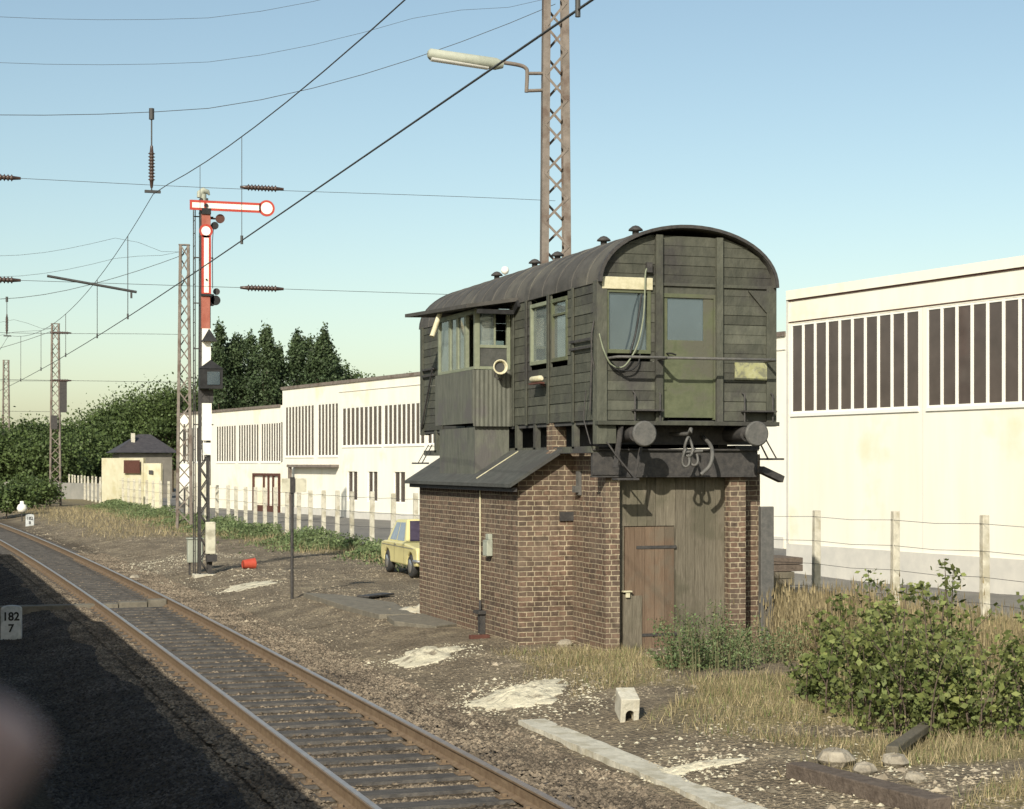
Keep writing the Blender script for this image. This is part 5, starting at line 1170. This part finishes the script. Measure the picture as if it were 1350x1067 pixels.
V = []
for i in range(16000):
    if i % 3: x, y = random.gauss(12.9, .55), random.gauss(23.0, 1.5)
    else: x, y = random.uniform(12.2, 16), random.uniform(20, 30)
    if x < 12.25 and y > 23.2: continue
    z = hgt(x, y); n = noise.noise(Vector((x*1.8, y*1.8, 44))); hh = random.uniform(.35, .8)*(1+.6*n)*(1 if i % 3 else .7); t = random.uniform(0, 6.28); w_ = .004*random.uniform(.7, 1.4); a, b_ = random.gauss(0, .16)*hh, random.gauss(0, .16)*hh
    V += [(x-w_*math.cos(t), y-w_*math.sin(t), z-.01), (x+w_*math.cos(t), y+w_*math.sin(t), z-.01), (x+a, y+b_, z+hh)]
    if i % 2: 
        p = (x+a, y+b_, z+hh); V += [(p[0]-.012*math.cos(t), p[1]-.012*math.sin(t), p[2]-.10), (p[0]+.012*math.cos(t), p[1]+.012*math.sin(t), p[2]-.08), (p[0], p[1], p[2]+.03)]
tag(npmesh('tall_dry_grass', V, 3, 'straw2'), 'tall seeding dry grass between the cabin corner and the thicket', 'grass', kind='stuff')
# ================================================================ DISTANT BUILDINGS
x, y = PD(192, 140); hs_ = thing('house', (x, y, 0), 'grey house with dark hipped roof and chimney at the edge of the wood', 'house')
s_ = 140/F; wv = lambda v: H-(v-HZ)*s_
q = MB(); hw = 2.1; q.box(x-hw, x+hw, y, y+5, -.3, wv(598)); q.build('wall', 'greyrender', hs_)
q = MB(); e = wv(597); t = wv(572); q.add([(x-hw-.5, y-.5, e), (x+hw+.5, y-.5, e), (x+hw+.5, y+5.5, e), (x-hw-.5, y+5.5, e), (x-.3, y+2.4, t), (x+.7, y+2.6, t)], [(0, 3, 2, 1), (0, 1, 5, 4), (1, 2, 5), (2, 3, 4, 5), (3, 0, 4)]); r_ = q.build('roof', 'slate', hs_)
q = MB(); q.box(x-1.0, x-.7, y+1.2, y+1.5, e, wv(571)); q.build('chimney', 'concrete', r_)
for k in (-1.1, .8): q = MB(); q.box(x+k, x+k+.6, y-.02, y, 1.2, 2.4); q.build('window', 'inside', hs_)
x0, y0 = PD(134, 112); x1, y1 = PD(189, 108); kk = thing('white_kiosk', (x0, y0, 0), 'low white flat building with a dark brown sign panel beyond the fence', 'kiosk')
s_ = 110/F; wv = lambda v: H-(v-HZ)*s_
q = MB(); q.prism([(x0, y0), (x1, y1), (x1+.5, y1+3), (x0+.5, y0+3)], -.3, wv(604), 'z'); q.build('wall', 'kiosk', kk)
x2, y2 = PD(212, 107); q = MB(); q.prism([(x1+.01, y1), (x2, y2), (x2+.5, y2+3), (x1+.51, y1+3)], -.3, wv(611), 'z'); q.build('annex', 'kiosk', kk)
q = MB(); a, b_ = PD(163, 109.6), PD(184, 108.1); q.prism([(a[0], a[1]-.1), (b_[0], b_[1]-.1), (b_[0], b_[1]-.04), (a[0], a[1]-.04)], wv(624), wv(607), 'z'); q.build('sign_panel', 'brownsign', kk)
a, b_ = PD(196, 107.7), PD(201, 107.4); q = MB(); q.prism([(a[0], a[1]-.1), (b_[0], b_[1]-.1), (b_[0], b_[1]-.02), (a[0], a[1]-.02)], wv(625), wv(620), 'z'); q.build('window', 'inside', kk)
# far grey wall / embankment
x0, y0 = PD(-40, 150); x1, y1 = PD(140, 132); q = MB(); q.prism([(x0, y0), (x1, y1), (x1+.3, y1+.3), (x0+.3, y0+.3)], -.3, 1.35, 'z'); tag(q.build('far_wall', 'farwall'), 'low grey wall far away before the wood at the left', 'wall')

# ================================================================ TRAIN THE PICTURE IS TAKEN FROM (casts the long shadow)
def carriage():
    rt = thing('train_carriage', (0, 0, 0), 'dark green train carriage on the near track whose shadow covers the ballast', 'train carriage', 'carriages of the near train')
    pr = [(-2.88, 1.0), (-2.93, 1.25), (-2.93, 3.2), (-2.86, 3.47), (-2.6, 3.75), (-2.1, 3.98), (-1.5, 4.05), (-.9, 3.98), (-.45, 3.75), (-.19, 3.47), (-.12, 3.2), (-.12, 1.25), (-.17, 1.0)]
    q = MB(); q.prism(pr, 0, 26.1); q.build('body', 'carriage', rt)
    q = MB(); q.box(-2.4, -.6, 3, 23, .35, .99); q.build('underframe', 'iron', rt)
    q = MB()
    for k in range(12):
        for x in (-.118, -2.95): q.box(x, x+.015, 1.5+k*2, 2.9+k*2, 2.0, 2.95)
    q.build('window_row', 'carglass', rt)
    for y in (3, 5.5, 20.6, 23.1):
        for x in (-2.3, -.8): q = MB(); q.cyl((x, y, .46), (x+.12, y, .46), .46, 20); q.build('wheel', 'iron', rt)
    return rt
c0 = carriage(); c0.location = (0, -24.0, 0)
lbs = ['carriage of the near train behind the viewer', 'carriage of the near train beside the viewer', 'carriage of the near train ahead of the viewer', 'second carriage ahead of the viewer', 'third carriage ahead of the viewer']
c0['label'] = lbs[1]
for k in (-1, 1, 2, 3):
    c = copy_tree(c0); c.location = (0, -24+26.2*k, 0); c['label'] = lbs[{-1: 0, 1: 2, 2: 3, 3: 4}[k]]
for o in list(S.objects):
    if o.name.startswith('train_carriage') and o.location.y > 28: o.location.x += tx(o.location.y+20)*.8; o.rotation_euler.z = math.atan2(-(tx(o.location.y+26)-tx(o.location.y)), 26)*.8

# ================================================================ HAND of a passenger close to the lens
hd = thing('person', (0, 0, 0), 'blurred bare fingertip of a passenger\'s hand close by at the lower left', 'person')
R_ = Vector((CS, -SN, 0)); Fw = Vector((SN, CS, 0)); U_ = Vector((0, 0, 1)); dd = .30
def cp(u, v, d=dd): return Vector((0, 0, H))+Fw*d+R_*((u-675)/F*d)+U_*(-(v-HZ)/F*d)
hm = bpy.data.meshes.new('hand'); V = []; E = []; RD = []
def ch(pts, rad, root=None):
    prev = root
    for p, r in zip(pts, rad):
        V.append(tuple(p)); RD.append(r); i = len(V)-1
        if prev is not None: E.append((prev, i))
        prev = i
    return prev
tip = cp(5, 960)
wrist = tip+R_*-.085+U_*-.125+Fw*-.01
ch([wrist], [.030]); ch([wrist+U_*.035+R_*.01], [.034], 0); palm = 1
ch([wrist+U_*.06+R_*.018], [.036], 1)
kn = [wrist+U_*.075+R_*(.045-.022*i) for i in range(4)]
# index finger reaches into the frame
ch([kn[0], kn[0]+(tip-kn[0])*.4+Fw*-.008, kn[0]+(tip-kn[0])*.72+Fw*-.006, tip, tip+(tip-kn[0]).normalized()*.004], [.0125, .0112, .0108, .0105, .009], 2)
for i in (1, 2, 3):
    k_ = kn[i]; l_ = (.04, .037, .03)[i-1]; ch([k_, k_+U_*l_+R_*-.004, k_+U_*(l_*1.2)+Fw*-.028, k_+U_*(l_*.6)+Fw*-.04], [.0115, .0095, .0088, .0075], 2)
ch([wrist+U_*.035+R_*.04+Fw*-.01, wrist+U_*.06+R_*.058+Fw*-.025, wrist+U_*.082+R_*.05+Fw*-.035], [.014, .0115, .009], 1)
ch([wrist-U_*.06-R_*.02, wrist-U_*.16-R_*.06], [.027, .034], 0)
hm.from_pydata(V, E, []); ho = bpy.data.objects.new('hand', hm); COL.objects.link(ho); ho.parent = hd
md = ho.modifiers.new('skin', 'SKIN'); md.use_smooth_shade = True
for i, r in enumerate(RD): hm.skin_vertices[0].data[i].radius = (r, r*.9)
hm.skin_vertices[0].data[0].use_root = True
ms = ho.modifiers.new('sub', 'SUBSURF'); ms.levels = 2; ms.render_levels = 2; hm.materials.append(M['skin'])
q = MB(); q.tube([tip+Fw*-.0088+U_*.004, tip+Fw*-.0096-U_*.002], [.004, .0045], 8); n_ = q.build('fingernail', 'nail', hd)
q = MB(); q.tube([wrist-U_*.09-R_*.035, wrist-U_*.2-R_*.09, wrist-U_*.42-R_*.18], [.042, .05, .06], 16); q.build('sleeve', 'feltroof', hd)
